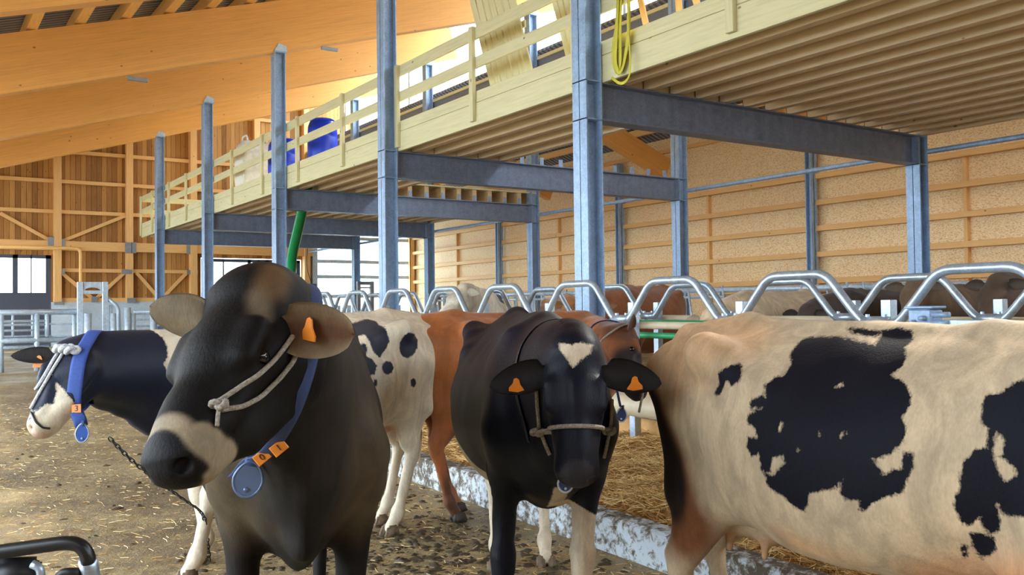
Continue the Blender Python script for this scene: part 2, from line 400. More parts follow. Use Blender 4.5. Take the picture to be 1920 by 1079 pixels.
# ---- roof
def roof():
    root = empty('ceiling', (5, 10, 8), 'grey corrugated roof sheeting above the timber purlins', 'roof', kind='structure')
    def sheet(x0, x1, zf, y0=-9, y1=YE+.3):
        n = int(abs(x1-x0)/.022); V = []; 
        V = [(x0, y0, zf(x0)), (x1, y0, zf(x1)), (x1, y1, zf(x1)), (x0, y1, zf(x0)), (x0, y0, zf(x0)+.05), (x1, y0, zf(x1)+.05), (x1, y1, zf(x1)+.05), (x0, y1, zf(x0)+.05)]
        F = [(0, 3, 2, 1), (4, 5, 6, 7), (0, 1, 5, 4), (2, 3, 7, 6), (1, 2, 6, 5), (3, 0, 4, 7)]
        o = root.location; link('roof_sheet', mesh('roof_sheet', [Vector(v)-o for v in V], F, M_['corr']), None, root, o)
    sheet(-3.8, 12.1, lambda x: roofz(x)+1.24)
    sheet(11.7, XW+.6, lambda x: 7.0-.40*(x-11.9)+.1)
roof()
GL = []
for i, y in enumerate([7.0, 11.25, 15.93, 20.6, 25.19]):
    x0, x1 = -3.5, 12.0
    p0 = Vector((x0, y, roofz(x0)+.47)); p1 = Vector((x1, y, roofz(x1)+.47))
    o = bar('roof_beam', p0, p1, .22, .90, M_['glulam'])
    lab = ['laminated timber roof beam nearest the camera at the upper left corner', 'wide laminated timber roof beam carrying the bracket plate, nearest full beam', 'laminated timber roof beam resting on the tallest capped steel column', 'laminated timber roof beam resting on the middle capped steel column', 'farthest laminated timber roof beam just before the plank gable'][i]
    tag(o, lab, 'beam', 'laminated roof beams of the high roof')
    # lower right roof
    q = bar('rafter', (11.5, y, 6.25), (XW-.4, y, 6.25-.40*(XW-.4-11.5)), .2, .5, M_['glulam'])
    tag(q, 'short orange rafter sloping down to the right wall, %s from the camera' % ORD[i], 'beam', 'rafters of the low right roof')
# purlins of the high roof
NP = 0
for k in range(20):
    x = 11.3-k*.69
    if x < -2: break
    o = bar('purlin', (x, -8, roofz(x)+1.08), (x, YE, roofz(x)+1.08), .15, .24, M_['purlin'])
    tag(o, 'orange timber purlin under the grey roof sheets of the high roof', 'purlin', 'purlins under the high roof')
for k in range(4):
    x = 12.3+k*.9
    o = bar('purlin', (x, -5, 7.0-.40*(x-11.9)), (x, YE, 7.0-.40*(x-11.9)), .09, .16, M_['purlin'])
    tag(o, 'orange timber purlin under the low right roof', 'purlin', 'purlins under the low right roof')
# clerestory sill and mullions
o = box('clerestory_sill', (11.4, -6, 6.5), (11.46, YE-.2, 6.86), M_['darksill']); tag(o, 'long dark metal sill strip above the loft under the bright clerestory', 'sill')
o = box('clerestory_trim', (11.36, -6, 6.86), (11.5, YE-.2, 6.93), M_['pale']); tag(o, 'pale timber cap lying along the dark clerestory sill', 'timber trim')
for i, y in enumerate((9.3, 13.6, 18.2, 22.9, 27.4)):
    o = bar('clerestory_mullion', (11.95, y, 6.9), (11.95, y, 8.6), .06, .08, M_['tubew']); tag(o, 'slim pale mullion in the bright clerestory opening, %s from the camera' % ORD[i], 'mullion', 'clerestory mullions')

# ---- steel frame
def hcol(name, x, y, z0, z1, D=.2, B=.22, cap=False, stiff=(), label='', group=''):
    root = empty(name, (x, y, z0), label, 'column', group)
    bm = bmesh.new(); H = z1-z0
    for a in (-D/2, D/2-.014): addbox(bm, (a, -B/2, 0), (a+.014, B/2, H))
    addbox(bm, (-D/2, -.005, 0), (D/2, .005, H))
    bmobj('column_shaft', bm, M_['steel'], root, (x, y, z0))
    for z in stiff: box('stiffener_plate', (x-D/2, y-B/2, z-.006), (x+D/2, y+B/2, z+.006), M_['steel'], root, 0)
    box('base_plate', (x-.16, y-.16, z0), (x+.16, y+.16, z0+.02), M_['steel'], root)
    if cap:
        box('cap_plate', (x-D/2-.02, y-B/2-.02, z1), (x+D/2+.02, y+B/2+.02, z1+.03), M_['steel'], root)
        V = [(-.11, -.13, .03), (.12, -.13, .03), (.12, .13, .03), (-.11, .13, .03), (-.03, -.13, .17), (.12, -.13, .12), (.12, .13, .12), (-.03, .13, .17)]
        F = [(0, 3, 2, 1), (4, 5, 6, 7), (0, 1, 5, 4), (1, 2, 6, 5), (2, 3, 7, 6), (3, 0, 4, 7)]
        link('cap_wedge', mesh('cap_wedge', V, F, M_['tubew']), None, root, (x, y, z1))
    return root
pos = ['outside the right edge', 'standing widest in the foreground behind the black cow', 'rising behind the foreground cow and piebald back', 'with a wedge cap beside the green hose', 'with a wedge cap above the dark cow head', 'with a wedge cap, farthest of the front row']
for i, y in enumerate(YF):
    if i == 0: continue
    z1 = roofz(XF)-.02 if i > 2 else roofz(XF)
    hcol('steel_column', XF, y, gz(y), z1, cap=i > 2, stiff=(ZB, ZB-.38), label='grey steel column of the front loft row, '+pos[i], group='front row of steel columns')
pb = ['', 'in front of the strand board wall at the right', 'mid right, beside the middle of the board wall', 'behind the spotted cow and loops', 'slim, near the corner of the board wall', 'slim, in front of the pale far door']
for i, y in enumerate(YF):
    if i == 0: continue
    hcol('steel_column', XB, y, gz(y), ZB+.02 if i == 1 else roofz(XB)-.05, D=.2, B=.2, cap=i > 1, stiff=(ZB, ZB-.38), label='grey steel column of the back loft row, '+pb[i], group='back row of steel columns')
bl = ['', 'nearest dark steel loft beam crossing the upper right', 'second steel loft beam, partly sunlit with open brackets', 'third steel loft beam, with joist ends on top', 'fourth steel loft beam from the camera', 'farthest steel loft beam, under the end of the loft']
for i, y in enumerate(YF):
    if i == 0: continue
    root = empty('steel_beam', (XF+.1, y, ZB-.38), bl[i], 'beam', 'steel loft beams')
    bm = bmesh.new(); L = XB-XF-.2
    for a in (0, .365): addbox(bm, (0, -.1, a), (L, .1, a+.015))
    addbox(bm, (0, -.005, 0), (L, .005, .38)); bmobj('beam_profile', bm, M_['steel_shade'], root, (XF+.1, y, ZB-.38))
    box('end_plate', (XB-.12, y-.1, ZB-.38), (XB-.1, y+.1, ZB), M_['steel_shade'], root, 0)
    box('end_plate', (XF+.1, y-.1, ZB-.38), (XF+.12, y+.1, ZB), M_['steel_shade'], root, 0)
    # joist shoes
    for k in range(15):
        x = XF+.42+k*.375
        if x > XB-.1: break
        box('joist_shoe', (x-.035, y-.008, ZB), (x+.035, y+.008, ZB+.13), M_['steel'] if i > 1 else M_['blackp'], root, 0)
tie = tubes('tie_pipe', [([(XB+.12, -5, 3.5), (XB+.12, YE-.3, 3.5)], .035)], M_['steel']); tag(tie, 'long grey steel pipe running along the back row of columns', 'pipe')

# ---- loft
LX0, LX1, LY0, LY1 = 5.78, 11.45, 2.4, 28.0
nj = 0
for k in range(15):
    x = XF+.42+k*.375
    if x > LX1: break
    openx = x > 7.6
    segs = [(LY0, 6.93)] if openx else [(LY0, 6.99), (7.01, 11.47), (11.49, 15.92)]
    if openx: segs = [(LY0, 6.99)]
    segs += [(15.94, 20.59), (20.61, LY1)]
    for a, b in segs:
        o = bar('floor_joist', (x, a, ZB+.13), (x, b, ZB+.13), .1, .24, M_['joist'])
        nj += 1
        tag(o, 'pale planed timber joist running lengthwise under the loft floor', 'joist', 'loft floor joists')
o = box('loft_floor', (LX0, LY0, ZB+.25), (LX1, 7.05, ZB+.28), M_['pale'], None, 0); tag(o, 'near section of the pale timber loft floor at the upper right', 'loft floor')
o = box('loft_floor', (LX0, 7.06, ZB+.25), (7.55, 15.9, ZB+.28), M_['pale'], None, 0); tag(o, 'narrow walkway section of loft floor beside the open shaft', 'loft floor')
o = box('loft_floor', (LX0, 15.91, ZB+.25), (LX1, LY1, ZB+.28), M_['pale'], None, 0); tag(o, 'far section of the timber loft floor carrying the blue barrels', 'loft floor')
fx = XF+.14
cuts = [LY0, 7.0, 11.48, 15.6, 20.6, 25.2, LY1]
fl = ['at the upper right above the nearest joists', 'between the widest column and the next', 'above the dark loft underside at mid picture', 'above the green hose', 'far, between the capped columns', 'farthest, at the loft end']
for i, (a, b) in enumerate(zip(cuts, cuts[1:])):
    o = bar('fascia_board', (fx, a+.004, ZB+.13), (fx, b-.004, ZB+.13), .05, .27, M_['pale']); tag(o, 'pale timber fascia board '+fl[i], 'fascia board', 'fascia boards along the loft edge')
    o = bar('toe_board', (fx-.005, a+.004, ZB+.34), (fx-.005, b-.004, ZB+.34), .035, .14, M_['pale']); tag(o, 'pale toe board '+fl[i], 'toe board', 'toe boards along the loft edge')
    for z, nm, h in ((ZB+.76, 'lower', .14), (ZB+1.12, 'upper', .15)):
        o = bar('guard_rail', (fx-.01, a+.004, z), (fx-.01, b-.004, z), .035, h, M_['pale']); tag(o, '%s pale timber guard rail %s' % (nm, fl[i]), 'rail', 'timber guard rails of the loft')
py = [5.19, 7.3, 9.33, 11.35, 13.27, 15.24, 17.13, 19.09, 20.95, 22.84, 24.6, 26.5, 27.95]
pl = ['rounded, highest at the upper right', 'immediately left of the widest column', 'alone between the two nearest columns', 'hidden by the second column', 'just right of the blue barrels', 'at the third column next to the blue barrel', 'beside the white bags', 'left of the white bags', 'at the fourth column', 'between the capped columns, nearer one', 'at the farthest capped column', 'last but one before the loft end', 'closing the loft end']
for y, t in zip(py, pl):
    o = bar('rail_post', (fx-.05, y, ZB+.04), (fx-.05, y, ZB+1.2), .05, .09, M_['pale']); tag(o, 'pale timber rail post '+t, 'post', 'rail posts of the loft')
# end rail of the loft
o = bar('guard_rail', (fx, LY1, ZB+1.12), (LX1, LY1, ZB+1.12), .035, .15, M_['pale']); tag(o, 'upper guard rail crossing the far end of the loft', 'rail', 'timber guard rails of the loft')
o = bar('guard_rail', (fx, LY1, ZB+.76), (LX1, LY1, ZB+.76), .035, .14, M_['pale']); tag(o, 'lower guard rail crossing the far end of the loft', 'rail', 'timber guard rails of the loft')

# ---- things on the loft
LZ = ZB+.28
def lathe(name, prof, mat, parent, loc, seg=28):
    V = []; F = []
    for r, z in prof:
        for k in range(seg): q = 2*PI*k/seg; V.append((r*math.cos(q), r*math.sin(q), z))
    for i in range(len(prof)-1):
        for k in range(seg): l = (k+1) % seg; F.append((i*seg+k, i*seg+l, (i+1)*seg+l, (i+1)*seg+k))
    F.append(tuple(range(seg))[::-1]); F.append(tuple((len(prof)-1)*seg+k for k in range(seg)))
    return link(name, mesh(name, V, F, mat, True), None, parent, loc)
def barrel(x, y, label, h=1.0, r=.32):
    root = empty('plastic_barrel', (x, y, LZ), label, 'barrel', 'blue barrels on the loft')
    lathe('barrel_body', [(r*.86, 0), (r*.93, .02), (r*.97, .1), (r, .2), (r*.97, .23), (r, .26), (r, h*.68), (r*.97, h*.71), (r, h*.74), (r*.96, h*.9), (r*.85, h*.98), (r*.8, h)], M_['blue'], root, (x, y, LZ))
    lathe('barrel_lid', [(r*.8, 0), (r*.82, .02), (r*.78, .035), (r*.7, .03)], M_['blue'], root, (x, y, LZ+h))
barrel(6.4, 15.75, 'blue plastic barrel on the loft, right one of two, crossed by a rail post', .99, .275)
barrel(6.4, 17.8, 'blue plastic barrel on the loft, left one of two, right behind the third column', .95, .32)
def bag():
    bm = bmesh.new(); bmesh.ops.create_cube(bm, size=1); bmesh.ops.scale(bm, vec=(.62, .62, 1.15), verts=bm.verts)
    bmesh.ops.subdivide_edges(bm, edges=bm.edges[:], cuts=7, use_grid_fill=True)
    for v in bm.verts:
        b = 1+.12*math.sin((v.co.z+.57)/1.15*PI); n = .02*math.sin(v.co.x*19+v.co.z*23)+.02*math.cos(v.co.y*17-v.co.z*14)
        v.co.x *= b+n; v.co.y *= b-n; v.co.z += .03*math.sin(v.co.x*11+v.co.y*7) if v.co.z > .3 else 0; v.co.z += .58
    root = empty('bulk_bag', (6.35, 19.5, LZ), 'white woven bulk bag standing on the loft left of the blue barrels', 'bag')
    bmobj('bag_body', bm, M_['white'], root, (6.35, 19.5, LZ), True)
    for sx in (-1, 1):
        tube('lifting_loop', fillet([(6.35+sx*.2, 19.3, LZ+1.12), (6.35+sx*.22, 19.35, LZ+1.32), (6.35+sx*.22, 19.65, LZ+1.32), (6.35+sx*.2, 19.7, LZ+1.12)], .06), .02, M_['white'], root, 6)
bag()
def pallet(px, py_, nb, label, tilt, w=.75, hh=1.75):
    """boarded pallet / formwork panel leaning against the rail, its boards upright"""
    root = empty('board_panel', (px, py_, LZ), label, 'board panel', 'board panels leaning on the rail')
    for k in range(nb):
        y = py_-w/2+(k+.5)*w/nb
        bar('board', (px+tilt, y+.12, LZ), (px, y+.42, LZ+hh+random.uniform(-.04, .04)), .025, w/nb*.88, M_['pale'], root)
    for z in (.3, .95, 1.5):
        t = z/hh; bar('cross_batten', (px+tilt*(1-t)+.04, py_-w/2+.1+.3*t, LZ+z), (px+tilt*(1-t)+.04, py_+w/2+.12+.3*t, LZ+z), .03, .09, M_['pale'], root)
pallet(6.1, 9.15, 7, 'pale board panel of upright planks leaning on the loft rail, larger one', .25, .95, 1.7)
pallet(6.35, 8.05, 5, 'narrow pale board panel leaning right of the larger panel', .25, .5, 1.7)
for i, (y, dy) in enumerate(((6.75, .12), (6.35, -.25), (6.0, .3))):
    o = bar('loose_batten', (6.3, y, LZ), (5.93, y+dy, LZ+1.7), .03, .07, M_['frame']); tag(o, 'loose timber batten leaning on the rail right of the widest column, %s from it' % ORD[i], 'batten', 'loose battens on the loft')
def strap():
    x = fx-.05; root = empty('ratchet_strap', (x, 6.45, ZB+.4), 'yellow lashing strap hanging in loops from the loft rail beside the widest column', 'strap')
    def loop(pts, name='webbing', w=.032): 
        pp = fillet([onX(u, v, x-dx) for u, v, dx in pts], .1); tube(name, pp, .01, M_['yellow'], root, 8, flat=(w, .004), nrm=[Vector((-1, .2, 0))]*len(pp))
    loop([(1160, -62, -.06), (1157, 40, 0), (1151, 80, .01), (1149, 110, .01), (1157, 137, .02), (1163, 120, .03), (1162, 60, .03), (1166, -62, -.06)])
    loop([(1176, -62, -.06), (1180, 40, .01), (1175, 90, .02), (1168, 125, .02), (1160, 138, .03), (1153, 120, .04), (1155, 70, .04), (1162, -62, -.06)])
    loop([(1186, -60, -.06), (1176, 40, .05), (1182, 110, .05), (1181, 145, .05), (1165, 160, .05), (1147, 146, .05)], w=.016)
strap()
def hose():
    a, b = onX(577, 349, 6.2), onX(545, 490, 6.4); m = onX(566, 400, 6.25)
    root = empty('green_hose', a, 'fat green corrugated hose hanging down from under the loft', 'hose')
    pts = fillet([a+Vector((0, 0, .25)), a, m, b, b+Vector((.05, .1, -1.0))], .4, 8)
    tube('hose_run', pts, .10, M_['hose'], root, 12)
    tube('hose_fitting', [a+Vector((0, 0, .3)), a+Vector((0, 0, .12))], .11, M_['hose'], root, 12)
hose()
# ================================================================== COW BUILDER (implicit surface -> one continuous mesh)
def V3(*a): return np.array(a, float)
def nrmz(v): v = np.asarray(v, float); return v/np.linalg.norm(v)
class Ecap:
    """elliptical tapered capsule a->b"""
    def __init__(s, a, b, ra, rb, side=(0, 1, 0), k=.05, op='u', end=None):
        s.a = np.asarray(a, float); s.b = np.asarray(b, float); s.k = k; s.op = op
        ra = ra if hasattr(ra, '__len__') else (ra, ra); rb = rb if hasattr(rb, '__len__') else (rb, rb)
        s.ra, s.rb = ra, rb; d = s.b-s.a; s.L = max(np.linalg.norm(d), 1e-6)
        s.w = d/s.L if s.L > 1e-5 else V3(1, 0, 0)
        u = np.asarray(side, float); u = u-s.w*u.dot(s.w)
        if np.linalg.norm(u) < 1e-4: u = np.cross(s.w, (0.3, .2, .9))
        s.u = nrmz(u); s.v = np.cross(s.w, s.u); s.end = end
        R = max(*ra, *rb); s.lo = np.minimum(s.a, s.b)-R; s.hi = np.maximum(s.a, s.b)+R
    def __call__(s, X, Y, Z):
        x = X-s.a[0]; y = Y-s.a[1]; z = Z-s.a[2]
        t = x*s.w[0]+y*s.w[1]+z*s.w[2]; pu = x*s.u[0]+y*s.u[1]+z*s.u[2]; pv = x*s.v[0]+y*s.v[1]+z*s.v[2]
        c = np.clip(t/s.L, 0, 1); e = t-c*s.L
        ru = s.ra[0]+(s.rb[0]-s.ra[0])*c; rv = s.ra[1]+(s.rb[1]-s.ra[1])*c
        rw = np.minimum(ru, rv) if s.end is None else s.end
        A = (pu/ru)**2+(pv/rv)**2+(e/rw)**2; q = np.sqrt(A)+1e-6
        g = np.sqrt((pu/ru**2)**2+(pv/rv**2)**2+(e/rw**2)**2)+1e-6
        return np.where(q < .3, (q-1)*np.minimum(ru, rv), q*(q-1)/g)
class Trunk:
    def __init__(s, st, k=.06):
        st = np.array(st, float)[::-1] if st[0][0] > st[-1][0] else np.array(st, float)
        # catmull-rom resample
        xs = np.linspace(st[0, 0], st[-1, 0], 80); cols = [xs]
        for j in range(1, st.shape[1]):
            x = st[:, 0]; y = st[:, j]; m = np.gradient(y, x); i = np.clip(np.searchsorted(x, xs)-1, 0, len(x)-2)
            h = x[i+1]-x[i]; t = (xs-x[i])/h
            cols.append((2*t**3-3*t**2+1)*y[i]+(t**3-2*t**2+t)*h*m[i]+(-2*t**3+3*t**2)*y[i+1]+(t**3-t**2)*h*m[i+1])
        s.T = cols; s.k = k; s.op = 'u'
        s.lo = V3(st[0, 0]-.15, -.55, st[:, 2].min()-.05); s.hi = V3(st[-1, 0]+.15, .55, st[:, 1].max()+.05)
    def __call__(s, X, Y, Z):
        xs, top, bot, w = s.T
        xc = np.clip(X, xs[0], xs[-1]); t = np.interp(xc, xs, top); b = np.interp(xc, xs, bot); ww = np.interp(xc, xs, w)
        c = b+(t-b)*.47; zz = Z-c; h = np.where(zz > 0, t-c, c-b)
        sz = zz/h; up = np.clip(sz, 0, 1.2)
        we = ww*(1-.26*up**2); lo = np.clip(-sz, 0, 1.2); we = we*(1-.10*lo**2)
        e = X-xc
        a = np.abs(Y)/we; bb = np.abs(sz); q = (a**2.25+bb**2.25)**(1/2.25)
        q = np.sqrt(q**2+(e/.14)**2)+1e-6
        g = np.sqrt((a/we)**2+(bb/h)**2+(e/.14**2)**2)/q+1e-6
        return np.where(q < .4, -(1-q)*.2, (q-1)/g)
def build_sdf(prims, axes):
    nx, ny, nz = map(len, axes); D = np.full((nx, ny, nz), 1.0, np.float32)
    for p in prims:
        mg = p.k+.05; sl = []
        for ax, lo, hi in zip(axes, p.lo, p.hi):
            i = max(0, np.searchsorted(ax, lo-mg)-1); j = min(len(ax), np.searchsorted(ax, hi+mg)+1); sl.append(slice(i, j))
        if any(s.stop-s.start < 2 for s in sl): continue
        X = axes[0][sl[0]][:, None, None]; Y = axes[1][sl[1]][None, :, None]; Z = axes[2][sl[2]][None, None, :]
        d = p(X, Y, Z).astype(np.float32); old = D[sl[0], sl[1], sl[2]]; k = p.k
        if p.op == 'u':
            h = np.clip(.5+.5*(old-d)/k, 0, 1); D[sl[0], sl[1], sl[2]] = old*(1-h)+d*h-k*h*(1-h)
        else:
            h = np.clip(.5-.5*(old+d)/k, 0, 1); D[sl[0], sl[1], sl[2]] = old*(1-h)-d*h+k*h*(1-h)
    return D
def surface_nets(D, axes):
    nx, ny, nz = D.shape; ins = D < 0
    cs = (nx-1, ny-1, nz-1); cnt = np.zeros(cs, np.int8); pos = np.zeros(cs+(3,), np.float32)
    ax = [a.astype(np.float32) for a in axes]
    def edge(axis):
        s0 = [slice(None)]*3; s1 = [slice(None)]*3; s0[axis] = slice(0, -1); s1[axis] = slice(1, None)
        a = D[tuple(s0)]; b = D[tuple(s1)]; cr_ = ins[tuple(s0)] != ins[tuple(s1)]
        idx = np.argwhere(cr_); av = a[cr_]; bv = b[cr_]; t = av/(av-bv)
        p = np.stack([ax[i][idx[:, i]] for i in range(3)], 1); n1 = ax[axis][idx[:, axis]+1]
        p[:, axis] = p[:, axis]*(1-t)+n1*t
        return idx, p, av < 0
    E = [edge(i) for i in range(3)]
    for axis in range(3):
        idx, p, _ = E[axis]; o = [i for i in range(3) if i != axis]
        for da in (0, 1):
            for db in (0, 1):
                c = idx.copy(); c[:, o[0]] -= da; c[:, o[1]] -= db
                ok = ((c >= 0) & (c < np.array(cs))).all(1); c = c[ok]
                np.add.at(cnt, tuple(c.T), 1); np.add.at(pos, tuple(c.T), p[ok])
    m = cnt > 0; ids = -np.ones(cs, np.int64); ids[m] = np.arange(m.sum()); V = pos[m]/cnt[m][:, None]
    F = []
    for axis in range(3):
        idx, p, neg = E[axis]; o = [(axis+1) % 3, (axis+2) % 3]
        ok = np.ones(len(idx), bool)
        for q in o: ok &= (idx[:, q] > 0) & (idx[:, q] < cs[q])
        idx = idx[ok]; neg = neg[ok]
        def g(a, b): c = idx.copy(); c[:, o[0]] -= a; c[:, o[1]] -= b; return ids[tuple(c.T)]
        quad = np.stack([g(1, 1), g(0, 1), g(0, 0), g(1, 0)], 1); quad[~neg] = quad[~neg][:, ::-1]; F.append(quad)
    return V, np.concatenate(F)
def relax(V, F, it=2, lam=.5):
    E = np.concatenate([F[:, [0, 1]], F[:, [1, 2]], F[:, [2, 3]], F[:, [3, 0]]]); n = len(V)
    for _ in range(it):
        S = np.zeros_like(V); c = np.zeros(n)
        for j in range(3): S[:, j] = np.bincount(E[:, 0], V[E[:, 1], j], n)+np.bincount(E[:, 1], V[E[:, 0], j], n)
        c = np.bincount(E[:, 0], minlength=n)+np.bincount(E[:, 1], minlength=n)
        V = V*(1-lam)+lam*S/np.maximum(c, 1)[:, None]
    return V
def graded(lo, hi, fine, coarse, f0, f1):
    """axis with fine spacing in [f0,f1]"""
    out = [lo]
    while out[-1] < hi:
        x = out[-1]; h = fine if f0-.02 <= x <= f1 else coarse
        if x < f0-.02 and x+h > f0-.02: h = max(fine, f0-.02-x)
        out.append(x+h)
    return np.array(out)
# smooth value noise in numpy for coat irregularity / muscle relief
_NG = rng.random((33, 33, 33)).astype(np.float32)
def vnoise(P_, s):
    p = P_*s; i = np.floor(p).astype(int); f = p-i; f = f*f*(3-2*f); i %= 32; r = 0
    for a in (0, 1):
        for b in (0, 1):
            for c in (0, 1):
                r = r+_NG[i[:, 0]+a, i[:, 1]+b, i[:, 2]+c]*np.where(a, f[:, 0], 1-f[:, 0])*np.where(b, f[:, 1], 1-f[:, 1])*np.where(c, f[:, 2], 1-f[:, 2])
    return r
def polysd(px, py, poly):
    """signed distance to a polygon, negative inside"""
    poly = np.asarray(poly, float); d = np.full(px.shape, 1e9); ins = np.zeros(px.shape, bool)
    for (x1, y1), (x2, y2) in zip(poly, np.roll(poly, -1, 0)):
        ex_, ey_ = x2-x1, y2-y1; wx, wy = px-x1, py-y1; L = ex_*ex_+ey_*ey_+1e-12
        t = np.clip((wx*ex_+wy*ey_)/L, 0, 1); d = np.minimum(d, (wx-ex_*t)**2+(wy-ey_*t)**2)
        c = ((y1 > py) != (y2 > py)) & (px < (x2-x1)*(py-y1)/(y2-y1+1e-12)+x1); ins ^= c
    return np.where(ins, -1, 1)*np.sqrt(d)

def coat(name, patch, sheen=.0, rough=.62, edge=.004, gloss=.35):
    n = NT(name); a = n.n('ShaderNodeAttribute'); a.attribute_name = 'col'; b = n.n('ShaderNodeAttribute'); b.attribute_name = 'patch'
    v = n.coords(rnd=False); f1 = n.noise(v, 60, 4, .7); f2 = n.noise(n.coords((1, 1, .35), rnd=False), 160, 3, .6); f3 = n.noise(v, 7, 4, .6)
    base = n.mix(.55, a.outputs['Color'], n.ramp(f3, [(.3, (.72, .72, .72)), (.7, (1.15, 1.12, 1.08))]), 'MULTIPLY')
    base = n.mix(.5, base, n.ramp(f2, [(.3, (.8, .8, .8)), (.7, (1.15, 1.15, 1.15))]), 'MULTIPLY')
    f4 = n.noise(n.coords((1, 1, .3), rnd=False), 11, 3, .6, dist=1.0); base = n.mix(.6, base, n.ramp(f4, [(.3, (.62, .62, .62)), (.7, (1.3, 1.28, 1.24))]), 'MULTIPLY')
    pc = n.mix(.5, patch, n.ramp(f2, [(.3, (.7, .7, .7)), (.7, (1.35, 1.35, 1.35))]), 'MULTIPLY')
    sd = n.math('ADD', b.outputs['Fac'], n.math('MULTIPLY', n.math('SUBTRACT', f1, .5), .020))
    sd = n.math('ADD', sd, n.math('MULTIPLY', n.math('SUBTRACT', f2, .5), .012))
    mr = n.n('ShaderNodeMapRange'); mr.inputs['From Min'].default_value = -edge; mr.inputs['From Max'].default_value = edge; n.l(sd, mr.inputs['Value'])
    col = n.mix(mr.outputs[0], pc, base)
    n.set('Base Color', col); n.set('Roughness', rough); n.set('Specular IOR Level', gloss)
    n.set('Sheen Weight', sheen); n.b.inputs['Sheen Roughness'].default_value = .45
    n.bump(n.math('ADD', n.math('MULTIPLY', f2, .6), n.math('MULTIPLY', f1, .5)), .35, .006)
    return n.m

